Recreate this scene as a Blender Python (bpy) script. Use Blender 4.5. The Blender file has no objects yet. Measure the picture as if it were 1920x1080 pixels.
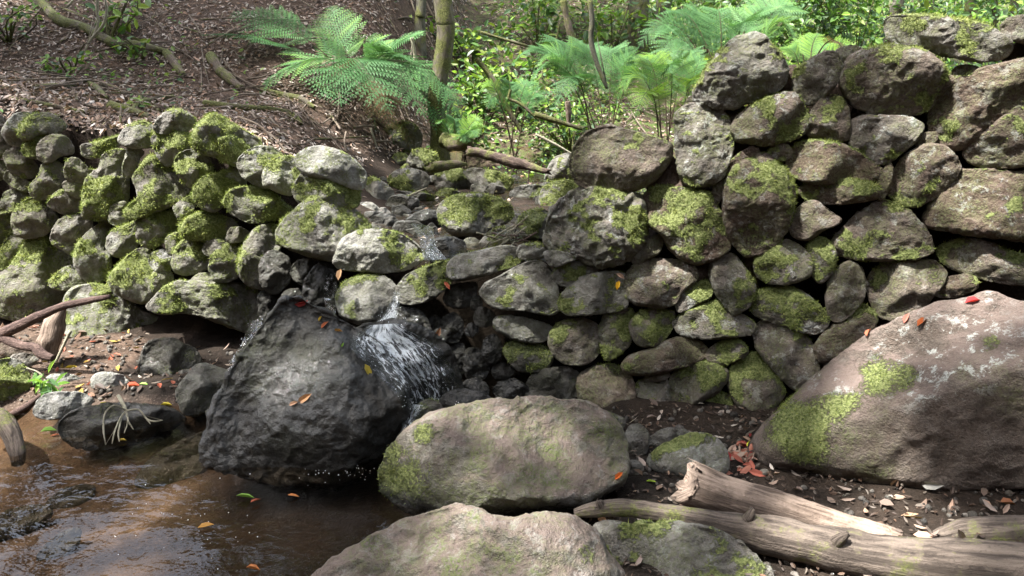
import bpy, bmesh, math, random
import numpy as np
from mathutils import Vector
from mathutils.bvhtree import BVHTree

# ------------------------------------------------------------------ camera, sky, sun, exposure
scene = bpy.context.scene
COL = scene.collection
R = math.radians
FPX, PITCH, CAM = 1450.0, R(15), np.array([0.0, 0.0, 1.35])
cam_data = bpy.data.cameras.new('camera')
cam = bpy.data.objects.new('camera', cam_data)
COL.objects.link(cam)
cam.location = CAM
cam.rotation_euler = (R(90) - PITCH, 0, 0)
cam_data.sensor_width = 36
cam_data.lens = FPX / 1920 * 36
cam_data.clip_start, cam_data.clip_end = 0.02, 500
scene.camera = cam

SUN_EL, SUN_AZ = R(64), R(-114)                 # azimuth measured from +Y towards +X
SUN_DIR = np.array([math.cos(SUN_EL) * math.sin(SUN_AZ), math.cos(SUN_EL) * math.cos(SUN_AZ), math.sin(SUN_EL)])
world = bpy.data.worlds.new('World')
scene.world = world
world.use_nodes = True
wn, wl = world.node_tree.nodes, world.node_tree.links
bg = wn['Background']
sky = wn.new('ShaderNodeTexSky')
sky.sky_type = 'NISHITA'
sky.sun_disc = False
sky.sun_elevation = SUN_EL
sky.sun_rotation = SUN_AZ
sky.dust_density = 4.0
hs = wn.new('ShaderNodeHueSaturation')
hs.inputs['Saturation'].default_value = 0.55
wl.new(sky.outputs[0], hs.inputs['Color'])
wl.new(hs.outputs[0], bg.inputs['Color'])
bg.inputs['Strength'].default_value = 0.15
sun_data = bpy.data.lights.new('sun', 'SUN')
sun_data.energy = 3.5
sun_data.angle = R(1.6)
sun_data.color = (1.0, 0.982, 0.945)
sun = bpy.data.objects.new('sun', sun_data)
COL.objects.link(sun)
sun.rotation_euler = Vector(SUN_DIR).to_track_quat('Z', 'Y').to_euler()
scene.view_settings.view_transform = 'Standard'
scene.view_settings.look = 'None'
scene.view_settings.gamma = 1.0
scene.view_settings.exposure = 2.6
scene.render.engine = 'CYCLES'
scene.cycles.use_denoising = True
scene.cycles.max_bounces = 6
scene.cycles.diffuse_bounces = 3
scene.cycles.glossy_bounces = 3
scene.cycles.transparent_max_bounces = 12
scene.cycles.caustics_reflective = False
scene.cycles.caustics_refractive = False

# ------------------------------------------------------------------ numeric helpers
rng = np.random.default_rng(7)
random.seed(7)
CP, SP = math.cos(PITCH), math.sin(PITCH)

def ray(px, py):
    u, v = (px - 960) / FPX, (540 - py) / FPX
    return np.array([u, CP + v * SP, -SP + v * CP])

def at(px, py, Y):
    d = ray(px, py)
    return CAM + d * (Y / d[1])

def _hash(ix, iy, iz, seed):
    h = (ix * 374761393 + iy * 668265263 + iz * 2147483647 + seed * 974711) & 0xFFFFFFFF
    h = ((h ^ (h >> 13)) * 1274126177) & 0xFFFFFFFF
    h = ((h ^ (h >> 16)) * 2246822519) & 0xFFFFFFFF
    return ((h ^ (h >> 15)) & 0xFFFFFF) / 16777215.0

def vnoise(P, seed=0):
    P = np.asarray(P, float)
    I = np.floor(P).astype(np.int64)
    F = P - I
    U = F * F * F * (F * (F * 6 - 15) + 10)
    r = 0
    for a in (0, 1):
        for b in (0, 1):
            for c in (0, 1):
                w = (U[:, 0] if a else 1 - U[:, 0]) * (U[:, 1] if b else 1 - U[:, 1]) * (U[:, 2] if c else 1 - U[:, 2])
                r = r + w * _hash(I[:, 0] + a, I[:, 1] + b, I[:, 2] + c, seed)
    return r * 2 - 1

def fbm(P, octaves=3, seed=0, gain=0.5):
    P = np.asarray(P, float)
    t, amp, f, tot = 0, 1.0, 1.0, 0
    for o in range(octaves):
        t = t + amp * vnoise(P * f + 17.3 * o, seed + o)
        tot += amp
        amp *= gain
        f *= 2.03
    return t / tot

def sstep(a, b, x):
    t = np.clip((np.asarray(x, float) - a) / (b - a), 0, 1)
    return t * t * (3 - 2 * t)

def lerp(a, b, t):
    return a + (b - a) * t

# ------------------------------------------------------------------ mesh and object helpers
def raw_mesh(name, V, F, attrs=None, cols=None, smooth=True, uv=None):
    V = np.asarray(V, np.float32)
    F = np.asarray(F, np.int32)
    n, k = F.shape
    me = bpy.data.meshes.new(name)
    me.vertices.add(len(V))
    me.vertices.foreach_set('co', V.ravel())
    me.loops.add(n * k)
    me.loops.foreach_set('vertex_index', F.ravel())
    me.polygons.add(n)
    me.polygons.foreach_set('loop_start', np.arange(0, n * k, k, dtype=np.int32))
    me.polygons.foreach_set('loop_total', np.full(n, k, np.int32))
    me.polygons.foreach_set('use_smooth', np.full(n, smooth, bool))
    if attrs:
        for key, val in attrs.items():
            a = me.attributes.new(key, 'FLOAT', 'POINT')
            a.data.foreach_set('value', np.broadcast_to(np.asarray(val, np.float32), (len(V),)).copy())
    if cols is not None:
        a = me.attributes.new('tint', 'FLOAT_COLOR', 'POINT')
        c = np.ones((len(V), 4), np.float32)
        c[:, :3] = cols
        a.data.foreach_set('color', c.ravel())
    if uv is not None:
        l = me.uv_layers.new(name='UVMap')
        l.data.foreach_set('uv', np.asarray(uv, np.float32)[F.ravel()].ravel())
    me.update()
    me.validate()
    return me

def obj(name, me, mat=None, parent=None, loc=None):
    o = bpy.data.objects.new(name, me)
    COL.objects.link(o)
    if mat is not None and me is not None and not me.materials:
        me.materials.append(mat)
    if loc is not None:
        o.location = loc
    if parent is not None:
        o.parent = parent
    return o

def tag(o, label=None, cat=None, group=None, kind=None):
    if label: o['label'] = label
    if cat: o['category'] = cat
    if group: o['group'] = group
    if kind: o['kind'] = kind
    return o

def empty(name, loc):
    return obj(name, None, None, None, [float(c) for c in loc])

def child(name, me, mat, parent):
    """a mesh given in world coordinates that hangs below an unrotated parent"""
    o = obj(name, me, mat, parent)
    p, off = parent, Vector((0, 0, 0))
    while p is not None:
        off += p.location
        p = p.parent
    o.location = -off
    return o

def recenter(V):
    c = V.mean(0)
    return V - c, c

# ------------------------------------------------------------------ materials
def new_mat(name):
    m = bpy.data.materials.new(name)
    m.use_nodes = True
    nt = m.node_tree
    return m, nt.nodes, nt.links, nt.nodes['Principled BSDF']

def N(nodes, kind, **kw):
    n = nodes.new(kind)
    for k, v in kw.items():
        if k.startswith('i_'):
            n.inputs[k[2:].replace('_', ' ')].default_value = v
        else:
            setattr(n, k, v)
    return n

def mixc(nodes, links, fac, a, b, blend='MIX'):
    n = nodes.new('ShaderNodeMix')
    n.data_type = 'RGBA'
    n.blend_type = blend
    for sock, val in ((n.inputs[0], fac), (n.inputs[6], a), (n.inputs[7], b)):
        if hasattr(val, 'is_linked') or isinstance(val, bpy.types.NodeSocket):
            links.new(val, sock)
        elif isinstance(val, (int, float)):
            sock.default_value = val
        else:
            sock.default_value = (*val, 1)
    return n.outputs[2]

def math_n(nodes, links, op, a, b=None, clamp=False):
    n = nodes.new('ShaderNodeMath')
    n.operation = op
    n.use_clamp = clamp
    for sock, val in ((n.inputs[0], a), (n.inputs[1], b)):
        if val is None: continue
        if isinstance(val, bpy.types.NodeSocket): links.new(val, sock)
        else: sock.default_value = val
    return n.outputs[0]

def remap(nodes, links, val, a, b, c=0.0, d=1.0, smooth=True):
    n = nodes.new('ShaderNodeMapRange')
    n.interpolation_type = 'SMOOTHSTEP' if smooth else 'LINEAR'
    n.inputs['From Min'].default_value = a
    n.inputs['From Max'].default_value = b
    n.inputs['To Min'].default_value = c
    n.inputs['To Max'].default_value = d
    links.new(val, n.inputs['Value'])
    return n.outputs[0]

def attr(nodes, name, out='Fac'):
    n = nodes.new('ShaderNodeAttribute')
    n.attribute_name = name
    return n.outputs[out]

def noise_n(nodes, links, vec, scale, detail=4, rough=0.55, dist=0.0):
    n = nodes.new('ShaderNodeTexNoise')
    n.inputs['Scale'].default_value = scale
    n.inputs['Detail'].default_value = detail
    n.inputs['Roughness'].default_value = rough
    n.inputs['Distortion'].default_value = dist
    links.new(vec, n.inputs['Vector'])
    return n.outputs['Fac']

def make_stone_material():
    m, n, l, b = new_mat('weathered_stone')
    tc = n.new('ShaderNodeTexCoord')
    oi = n.new('ShaderNodeObjectInfo')
    add = n.new('ShaderNodeVectorMath')
    add.operation = 'ADD'
    sc = n.new('ShaderNodeVectorMath')
    sc.operation = 'SCALE'
    comb = n.new('ShaderNodeCombineXYZ')
    for k in range(3): l.new(oi.outputs['Random'], comb.inputs[k])
    l.new(comb.outputs[0], sc.inputs[0])
    sc.inputs['Scale'].default_value = 57.0
    l.new(tc.outputs['Object'], add.inputs[0])
    l.new(sc.outputs[0], add.inputs[1])
    P = add.outputs[0]
    big = noise_n(n, l, P, 5.0, 3, 0.5)
    mid = noise_n(n, l, P, 22.0, 5, 0.62)
    fine = noise_n(n, l, P, 110.0, 4, 0.65)
    grain = noise_n(n, l, P, 330.0, 2, 0.6)
    tone = math_n(n, l, 'MULTIPLY', attr(n, 'tone'), remap(n, l, mid, .25, .7, .5, 1.0), True)
    dry = mixc(n, l, remap(n, l, big, .3, .7), (.062, .056, .044), (.155, .145, .120))
    dry = mixc(n, l, remap(n, l, mid, .35, .72), dry, (.250, .242, .212))
    dry = mixc(n, l, tone, dry, (.36, .35, .33))
    # mud washed down the stones
    mud = mixc(n, l, remap(n, l, fine, .3, .7), (.070, .047, .034), (.140, .100, .076))
    mudf = math_n(n, l, 'MULTIPLY', attr(n, 'mud'), remap(n, l, math_n(n, l, 'ADD', big, math_n(n, l, 'MULTIPLY', mid, .5)), .22, .62), True)
    dry = mixc(n, l, mudf, dry, mud)
    dust = math_n(n, l, 'MULTIPLY', attr(n, 'dust'), remap(n, l, mid, .25, .5, .55, 1.0), True)
    dry = mixc(n, l, dust, dry, mixc(n, l, fine, (.140, .100, .083), (.215, .165, .142)))
    # dark specks and pits
    dry = mixc(n, l, remap(n, l, fine, .60, .74, 0, .55), dry, (.035, .031, .026))
    dry = mixc(n, l, remap(n, l, grain, .58, .75, 0, .45), dry, (.30, .285, .25))
    # pale lichen crust
    vor = noise_n(n, l, P, 19.0, 6, 0.75, .25)
    lichf = math_n(n, l, 'MULTIPLY', remap(n, l, vor, .53, .60), attr(n, 'lichen'), True)
    lichf = math_n(n, l, 'MULTIPLY', lichf, remap(n, l, fine, .3, .5), True)
    dry = mixc(n, l, lichf, dry, (.43, .44, .40))
    # thin algae film
    alg = noise_n(n, l, P, 9.0, 5, 0.7)
    algf = math_n(n, l, 'MULTIPLY', math_n(n, l, 'MULTIPLY', remap(n, l, alg, .38, .62), remap(n, l, fine, .36, .58)), attr(n, 'algae'), True)
    dry = mixc(n, l, algf, dry, mixc(n, l, fine, (.066, .082, .026), (.178, .198, .082)))
    # moss skin below the tufts
    mossm = attr(n, 'moss')
    mf = remap(n, l, math_n(n, l, 'ADD', mossm, math_n(n, l, 'MULTIPLY', math_n(n, l, 'SUBTRACT', fine, .5), 1.9)), .30, .72)
    mcol = mixc(n, l, remap(n, l, mid, .3, .7), (.052, .068, .018), (.135, .160, .048))
    mcol = mixc(n, l, remap(n, l, fine, .35, .7), mcol, (.225, .245, .095))
    dry = mixc(n, l, mf, dry, mcol)
    wet = attr(n, 'wet')
    wetf = math_n(n, l, 'MULTIPLY', wet, remap(n, l, mid, .2, .55, .75, 1.0), True)
    hsv = n.new('ShaderNodeHueSaturation')
    l.new(dry, hsv.inputs['Color'])
    l.new(remap(n, l, wetf, 0, 1, 1, .065, False), hsv.inputs['Value'])
    l.new(hsv.outputs[0], b.inputs['Base Color'])
    l.new(math_n(n, l, 'ADD', remap(n, l, wetf, 0, 1, .88, .45, False), math_n(n, l, 'MULTIPLY', wetf, remap(n, l, mid, .38, .62, 0, .40))), b.inputs['Roughness'])
    l.new(remap(n, l, wetf, 0, 1, .22, .15, False), b.inputs['Specular IOR Level'])
    hgt = math_n(n, l, 'ADD', math_n(n, l, 'MULTIPLY', mid, 1.0), math_n(n, l, 'MULTIPLY', fine, .5))
    hgt = math_n(n, l, 'ADD', hgt, math_n(n, l, 'MULTIPLY', grain, .2))
    hgt = math_n(n, l, 'ADD', hgt, math_n(n, l, 'MULTIPLY', mf, .35))
    bump = n.new('ShaderNodeBump')
    l.new(remap(n, l, wetf, 0, 1, 1.0, .7, False), bump.inputs['Strength'])
    bump.inputs['Distance'].default_value = .026
    l.new(hgt, bump.inputs['Height'])
    l.new(bump.outputs[0], b.inputs['Normal'])
    # film of water on the wet stones
    film = n.new('ShaderNodeBump')
    film.inputs['Strength'].default_value = .8
    film.inputs['Distance'].default_value = .02
    l.new(math_n(n, l, 'ADD', mid, math_n(n, l, 'MULTIPLY', fine, .25)), film.inputs['Height'])
    l.new(math_n(n, l, 'MULTIPLY', wetf, remap(n, l, big, .36, .56, .25, 1.0), True), b.inputs['Coat Weight'])
    b.inputs['Coat Roughness'].default_value = .07
    b.inputs['Coat IOR'].default_value = 1.4
    l.new(film.outputs[0], b.inputs['Coat Normal'])
    return m

def make_tint_material(name, rough=.75, trans=0.0, spec=.3):
    m, n, l, b = new_mat(name)
    t = attr(n, 'tint', 'Color')
    l.new(t, b.inputs['Base Color'])
    b.inputs['Roughness'].default_value = rough
    b.inputs['Specular IOR Level'].default_value = spec
    if trans:
        tr = n.new('ShaderNodeBsdfTranslucent')
        l.new(mixc(n, l, 1.0, t, (1.15, 1.2, .7), 'MULTIPLY'), tr.inputs['Color'])
        mx = n.new('ShaderNodeMixShader')
        mx.inputs[0].default_value = trans
        l.new(b.outputs[0], mx.inputs[1])
        l.new(tr.outputs[0], mx.inputs[2])
        l.new(mx.outputs[0], n['Material Output'].inputs['Surface'])
    return m

def make_ground_material():
    m, n, l, b = new_mat('forest_soil')
    tc = n.new('ShaderNodeTexCoord')
    P = tc.outputs['Object']
    big, mid, fine = noise_n(n, l, P, 1.7, 4), noise_n(n, l, P, 16, 5, .65), noise_n(n, l, P, 90, 4, .65)
    soil = mixc(n, l, remap(n, l, mid, .3, .7), (.030, .021, .015), (.085, .057, .041))
    soil = mixc(n, l, remap(n, l, fine, .52, .72), soil, (.19, .145, .115))
    sand = mixc(n, l, remap(n, l, mid, .3, .75), (.044, .029, .019), (.118, .081, .055))
    sand = mixc(n, l, remap(n, l, fine, .55, .75), sand, (.05, .032, .022))
    sand = mixc(n, l, remap(n, l, big, .48, .60), sand, (.060, .038, .025))
    c = mixc(n, l, attr(n, 'sand'), soil, sand)
    c = mixc(n, l, math_n(n, l, 'MULTIPLY', attr(n, 'green'), remap(n, l, mid, .42, .6)), c, (.055, .085, .020))
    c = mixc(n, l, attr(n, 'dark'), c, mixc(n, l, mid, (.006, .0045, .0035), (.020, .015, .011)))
    l.new(c, b.inputs['Base Color'])
    b.inputs['Specular IOR Level'].default_value = .12
    l.new(remap(n, l, attr(n, 'damp'), 0, 1, .95, .6), b.inputs['Roughness'])
    bump = n.new('ShaderNodeBump')
    bump.inputs['Strength'].default_value = .8
    bump.inputs['Distance'].default_value = .02
    l.new(math_n(n, l, 'ADD', mid, math_n(n, l, 'MULTIPLY', fine, .5)), bump.inputs['Height'])
    l.new(bump.outputs[0], b.inputs['Normal'])
    return m

def make_wood_material(name, c1, c2, moss=0.0, along=(6, 6, 1.0)):
    m, n, l, b = new_mat(name)
    uv = n.new('ShaderNodeUVMap')
    mp = n.new('ShaderNodeMapping')
    l.new(uv.outputs[0], mp.inputs[0])
    mp.inputs['Scale'].default_value = along
    tc = n.new('ShaderNodeTexCoord')
    g = noise_n(n, l, mp.outputs[0], 3.0, 6, .65, .4)
    f = noise_n(n, l, tc.outputs['Object'], 120, 4, .6)
    big = noise_n(n, l, tc.outputs['Object'], 9, 4, .6)
    c = mixc(n, l, remap(n, l, g, .34, .66), c1, c2)
    c = mixc(n, l, remap(n, l, f, .55, .75, 0, .5), c, tuple(x * .45 for x in c1))
    c = mixc(n, l, remap(n, l, big, .5, .65, 0, .5), c, tuple(min(1, x * 1.35) for x in c2))
    mf = math_n(n, l, 'MULTIPLY', remap(n, l, math_n(n, l, 'ADD', big, math_n(n, l, 'MULTIPLY', f, .25)), .70 - .35 * moss, .86 - .35 * moss), 1.0 if moss > 0 else 0.0)
    mc = mixc(n, l, remap(n, l, f, .35, .7), (.055, .062, .018), (.155, .158, .055))
    c = mixc(n, l, mf, c, mc)
    l.new(c, b.inputs['Base Color'])
    b.inputs['Roughness'].default_value = .85
    b.inputs['Specular IOR Level'].default_value = .2
    bump = n.new('ShaderNodeBump')
    bump.inputs['Strength'].default_value = .8
    bump.inputs['Distance'].default_value = .014
    l.new(math_n(n, l, 'ADD', g, math_n(n, l, 'MULTIPLY', f, .4)), bump.inputs['Height'])
    l.new(bump.outputs[0], b.inputs['Normal'])
    return m

def make_water_material(name, tint, wave, strength, dist):
    m, n, l, b = new_mat(name)
    n.remove(b)
    tc = n.new('ShaderNodeTexCoord')
    mp = n.new('ShaderNodeMapping')
    mp.inputs['Rotation'].default_value = (0, 0, R(32))
    mp.inputs['Scale'].default_value = (wave * .8, wave * 1.15, wave)
    l.new(tc.outputs['Object'], mp.inputs[0])
    a = noise_n(n, l, mp.outputs[0], 1.0, 4, .55, .3)
    c = noise_n(n, l, tc.outputs['Object'], wave * 3.2, 2, .5)
    bump = n.new('ShaderNodeBump')
    bump.inputs['Strength'].default_value = strength
    bump.inputs['Distance'].default_value = dist
    l.new(math_n(n, l, 'ADD', a, math_n(n, l, 'MULTIPLY', c, .22)), bump.inputs['Height'])
    tr = n.new('ShaderNodeBsdfTransparent')
    tr.inputs['Color'].default_value = (*tint, 1)
    gl = n.new('ShaderNodeBsdfGlossy')
    gl.inputs['Roughness'].default_value = .03
    l.new(bump.outputs[0], gl.inputs['Normal'])
    fr = n.new('ShaderNodeFresnel')
    fr.inputs['IOR'].default_value = 1.33
    l.new(bump.outputs[0], fr.inputs['Normal'])
    mx = n.new('ShaderNodeMixShader')
    l.new(fr.outputs[0], mx.inputs[0])
    l.new(tr.outputs[0], mx.inputs[1])
    l.new(gl.outputs[0], mx.inputs[2])
    l.new(mx.outputs[0], n['Material Output'].inputs['Surface'])
    return m

def make_foam_material(name, lo, hi, su, sv):
    """tumbling water: clear glossy film with streaks of white foam along the flow (uv.y)"""
    m, n, l, b = new_mat(name)
    uv = n.new('ShaderNodeUVMap')
    mp = n.new('ShaderNodeMapping')
    mp.inputs['Scale'].default_value = (su, sv, 1)
    l.new(uv.outputs[0], mp.inputs[0])
    s = noise_n(n, l, mp.outputs[0], 1.0, 6, .72, 1.3)
    s2 = noise_n(n, l, mp.outputs[0], 3.4, 3, .6, .3)
    st = math_n(n, l, 'ADD', math_n(n, l, 'MULTIPLY', s, .86), math_n(n, l, 'MULTIPLY', s2, .14))
    dens = attr(n, 'foam')
    f = remap(n, l, math_n(n, l, 'ADD', st, math_n(n, l, 'MULTIPLY', math_n(n, l, 'SUBTRACT', dens, .5), .5)), lo, hi)
    b.inputs['Base Color'].default_value = (.74, .79, .82, 1)
    f = math_n(n, l, 'MULTIPLY', f, .92)
    b.inputs['Roughness'].default_value = .3
    bump = n.new('ShaderNodeBump')
    bump.inputs['Strength'].default_value = 1.0
    bump.inputs['Distance'].default_value = .02
    l.new(st, bump.inputs['Height'])
    l.new(bump.outputs[0], b.inputs['Normal'])
    tr = n.new('ShaderNodeBsdfTransparent')
    tr.inputs['Color'].default_value = (.90, .93, .92, 1)
    gl = n.new('ShaderNodeBsdfGlossy')
    gl.inputs['Roughness'].default_value = .06
    l.new(bump.outputs[0], gl.inputs['Normal'])
    fr = n.new('ShaderNodeFresnel')
    fr.inputs['IOR'].default_value = 1.33
    l.new(bump.outputs[0], fr.inputs['Normal'])
    film = n.new('ShaderNodeMixShader')
    l.new(fr.outputs[0], film.inputs[0])
    l.new(tr.outputs[0], film.inputs[1])
    l.new(gl.outputs[0], film.inputs[2])
    mx = n.new('ShaderNodeMixShader')
    l.new(f, mx.inputs[0])
    l.new(film.outputs[0], mx.inputs[1])
    l.new(b.outputs[0], mx.inputs[2])
    l.new(mx.outputs[0], n['Material Output'].inputs['Surface'])
    return m

M_STONE = make_stone_material()
M_MOSS = make_tint_material('moss_tufts', .8, .25, .15)
M_LEAF = make_tint_material('green_leaf', .45, .38, .4)
M_FERN = make_tint_material('fern_green', .6, .30, .2)
M_LITTER = make_tint_material('dead_leaf', .6, .12, .35)
M_GROUND = make_ground_material()
M_DRIFT = make_wood_material('weathered_driftwood', (.040, .031, .025), (.145, .115, .092), .12, (7, .7, 1))
M_BROKEN = make_wood_material('split_log_wood', (.085, .060, .045), (.270, .205, .160), 0, (9, .6, 1))
M_DARKWOOD = make_wood_material('dark_wet_branch', (.045, .028, .024), (.120, .080, .066), 0, (5, 1.5, 1))
M_PALEWOOD = make_wood_material('bleached_twig', (.22, .20, .14), (.42, .39, .29), 0, (5, 3, 1))
M_BARK = make_wood_material('grey_bark', (.050, .046, .034), (.120, .115, .085), .30, (5, 1.4, 1))
M_MOSSBARK = make_wood_material('mossy_bark', (.065, .055, .040), (.150, .130, .095), .55, (5, 1.4, 1))
M_ROOT = make_wood_material('forest_root', (.060, .045, .034), (.170, .135, .105), .55, (5, 1.4, 1))
M_TWIG = make_wood_material('dry_twig', (.10, .075, .055), (.26, .21, .165), .1, (5, 1.4, 1))
M_BARKLOG = make_wood_material('rotting_log', (.032, .022, .018), (.105, .075, .060), .15, (5, 1.4, 1))
M_POOL = make_water_material('pool_water', (.86, .79, .69), 8, .32, .020)
M_STREAM = make_water_material('stream_water', (.80, .76, .68), 24, .8, .012)
M_FOAM = make_foam_material('tumbling_water', .50, .66, 20, 8)
M_FOAMTHIN = make_foam_material('trickling_water', .55, .68, 12, 5)
m_, n_, l_, b_ = new_mat('foam_bubble')
b_.inputs['Base Color'].default_value = (.86, .9, .92, 1)
b_.inputs['Roughness'].default_value = .25
M_BUBBLE = m_

# ------------------------------------------------------------------ terrain
_wp = np.array([-400, 0, 250, 500, 650, 900, 1200, 1500, 1920, 2400], float)
_wy = np.array([4.9, 4.15, 3.85, 3.55, 3.35, 3.25, 3.15, 3.00, 2.75, 2.5], float)
_wx = (_wp - 960) / FPX * _wy / .98
_fill = np.interp(_wp, [0, 500, 650, 950, 1100, 1920], [.13, .15, .26, .26, .20, .18])
_top = np.array([[-400, 1.02], [0, 1.04], [300, 1.06], [500, 1.0], [570, .86], [640, .70], [690, .50], [1000, .50],
                 [1045, .60], [1100, .80], [1260, 1.0], [1310, 1.28], [1500, 1.37], [1900, 1.42], [2400, 1.5]])

def wall_y(x):
    return np.interp(x, _wx, _wy)

def wall_y_px(px):
    return np.interp(px, _wp, _wy)

def height(x, y):
    x, y = np.asarray(x, float), np.asarray(y, float)
    shp = x.shape
    x, y = x.ravel(), y.ravel()
    P = np.stack([x, y, np.zeros_like(x)], 1)
    bump = fbm(P * 1.3, 3, 5) * .5 + fbm(P * 6, 3, 9) * .12
    # in front of the wall: pool on the left, damp bank on the right, shingle on the far left
    pool = -.17 + .10 * sstep(2.4, 3.2, y) * sstep(-.2, -1.4, x)
    right = .03 + .05 * sstep(.6, 1.6, x)
    left = .05 + .03 * sstep(3.3, 3.8, y)
    fr = lerp(pool, right, sstep(.12, .42, x + .10 * (2.6 - y)))
    fr = lerp(fr, left, sstep(2.95, 3.18, y + .05 * bump) * sstep(-1.0, -1.25, x))
    fr = fr + bump * .06
    # behind the wall
    wy = wall_y(x)
    pxw = (x / np.maximum(wy, .1) * .98) * FPX + 960
    top = np.interp(pxw, _top[:, 0], _top[:, 1])
    chan_c = .02 + .13 * np.clip(y - 4.2, 0, 3)              # the stream bends to the right as it goes up
    chan_c = np.where(y < 4.2, -.26 + .28 * sstep(3.3, 4.2, y), chan_c)
    half = .62 + .10 * np.clip(y - 3.6, 0, 2)
    dl = (chan_c - half) - x                                 # >0 on the left bank
    dr = x - (chan_c + half)
    bed = .53 + .035 * (y - 3.3) + .40 * np.clip(y - 6.6, 0, 100)
    lbank = 1.03 + .10 * (y - 4.1) + .44 * np.clip(y - 5.9, 0, 100) + .10 * np.clip(-x - 1.5, 0, 20)
    rbank = 1.30 + .02 * (y - 3.4) + .10 * np.clip(y - 14, 0, 100)
    bk = lerp(bed, lbank, sstep(0, 1.0, dl))
    bk = lerp(bk, rbank, sstep(.25, .95, dr))
    bk = lerp(top, bk, sstep(.05, .6, y - wy))
    bk = bk + bump * .09
    fil = np.interp(x, _wx, _fill)
    s = sstep(-.03, .13, y - wy - fil - .13 * np.clip(bk - .3, 0, 2) * .5)
    h = lerp(fr, bk, s)
    # unseen banks added behind and beside the camera to block low sky light
    h = h + 1.05 * np.clip(-1.2 - y, 0, 9) + .9 * np.clip(-3.6 - x, 0, 8) * sstep(3.5, 1.5, y) + .9 * np.clip(x - 4.2, 0, 8) * sstep(3.5, 1.5, y)
    h = np.where(y > 40, np.minimum(h, 22 + 0 * h), h)
    return h.reshape(shp)

def ground_hit(px, py, lift=0.0, tmax=60):
    d = ray(px, py)
    ts = np.concatenate([np.arange(1.0, 14, .01), np.arange(14, tmax, .1)])
    P = CAM[None] + ts[:, None] * d[None]
    below = np.nonzero(P[:, 2] < height(P[:, 0], P[:, 1]))[0]
    i = below[0] if len(below) else len(ts) - 1
    p = P[i].copy()
    p[2] += lift
    return p

def ground_z(x, y):
    return float(height(np.array([x]), np.array([y]))[0])

gx = np.unique(np.round(np.concatenate([np.linspace(-80, -7, 22), np.arange(-7, -3, .12), np.arange(-3, 3.2, .045), np.arange(3.2, 8, .12), np.linspace(8, 80, 22)]), 3))
gy = np.unique(np.round(np.concatenate([np.linspace(-50, .2, 18), np.arange(.3, 1.6, .1), np.arange(1.6, 7, .045), np.arange(7, 14, .12), np.linspace(14, 90, 24)]), 3))
GX, GY = np.meshgrid(gx, gy)
GZ = height(GX, GY)
gv = np.stack([GX.ravel(), GY.ravel(), GZ.ravel()], 1)
nx_, ny_ = len(gx), len(gy)
ii = (np.arange(ny_ - 1)[:, None] * nx_ + np.arange(nx_ - 1)[None]).ravel()
gf = np.stack([ii, ii + 1, ii + nx_ + 1, ii + nx_], 1)
front = sstep(.05, -.1, gv[:, 1] - wall_y(gv[:, 0]))
sand = front * sstep(.02, -.06, gv[:, 2])
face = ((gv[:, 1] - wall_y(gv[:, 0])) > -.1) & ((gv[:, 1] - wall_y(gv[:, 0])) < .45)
dark = np.where(face & (gv[:, 0] < .45), .85, 0) + np.where(face & (gv[:, 0] >= .45), .6, 0)  # shade of the wall gaps painted into the fill behind the stones
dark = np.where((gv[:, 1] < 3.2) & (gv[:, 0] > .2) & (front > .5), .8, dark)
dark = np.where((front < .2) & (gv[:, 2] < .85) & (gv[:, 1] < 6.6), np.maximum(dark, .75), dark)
dark = np.where((gv[:, 1] < .8) | ((np.abs(gv[:, 0]) > 3.4) & (gv[:, 1] < 3)), .85, dark)  # unseen ground round the camera darkened to weaken its bounce light
dark = np.where((gv[:, 0] > -1.8) & (gv[:, 0] < -.85) & (gv[:, 1] > 3.12) & (front > .3), .92, dark)  # shade of the hollow below the long wall stone painted on the ground
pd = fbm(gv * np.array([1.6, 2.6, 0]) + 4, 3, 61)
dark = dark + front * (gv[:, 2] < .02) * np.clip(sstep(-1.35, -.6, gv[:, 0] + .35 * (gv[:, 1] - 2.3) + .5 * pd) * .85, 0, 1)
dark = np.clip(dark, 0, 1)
dark = np.where((gv[:, 0] > -1.2) & (gv[:, 0] < .5) & (gv[:, 1] > 2.85) & (gv[:, 1] < 3.75), 1.0, dark)  # gap shade painted at full strength behind and between the weir stones
green = sstep(6.3, 7.2, gv[:, 1]) * sstep(-1.2, .2, gv[:, 0])
damp = front * sstep(.08, .0, gv[:, 2])
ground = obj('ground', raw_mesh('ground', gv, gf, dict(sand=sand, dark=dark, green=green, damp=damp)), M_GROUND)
tag(ground, kind='structure')

# ------------------------------------------------------------------ stones
_ICO = {}
def ico(sub):
    if sub not in _ICO:
        bm = bmesh.new()
        bmesh.ops.create_icosphere(bm, subdivisions=sub, radius=1)
        bm.verts.ensure_lookup_table()
        V = np.array([v.co[:] for v in bm.verts])
        F = np.array([[v.index for v in f.verts] for f in bm.faces])
        bm.free()
        _ICO[sub] = (V, F)
    return _ICO[sub]

def smooth_poly(poly, n=160):
    P = np.asarray(poly, float).reshape(-1, 2)
    k = len(P)
    out = []
    m = max(4, n // k)
    for i in range(k):
        p0, p1, p2, p3 = P[i - 1], P[i], P[(i + 1) % k], P[(i + 2) % k]
        t = np.linspace(0, 1, m, endpoint=False)[:, None]
        out.append(catmull(p0, p1, p2, p3, t))
    return np.concatenate(out)

def catmull(p0, p1, p2, p3, t):
    a = .42
    m1, m2 = a * (p2 - p0), a * (p3 - p1)
    t2, t3 = t * t, t * t * t
    return (2 * t3 - 3 * t2 + 1) * p1 + (t3 - 2 * t2 + t) * m1 + (-2 * t3 + 3 * t2) * p2 + (t3 - t2) * m2

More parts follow.
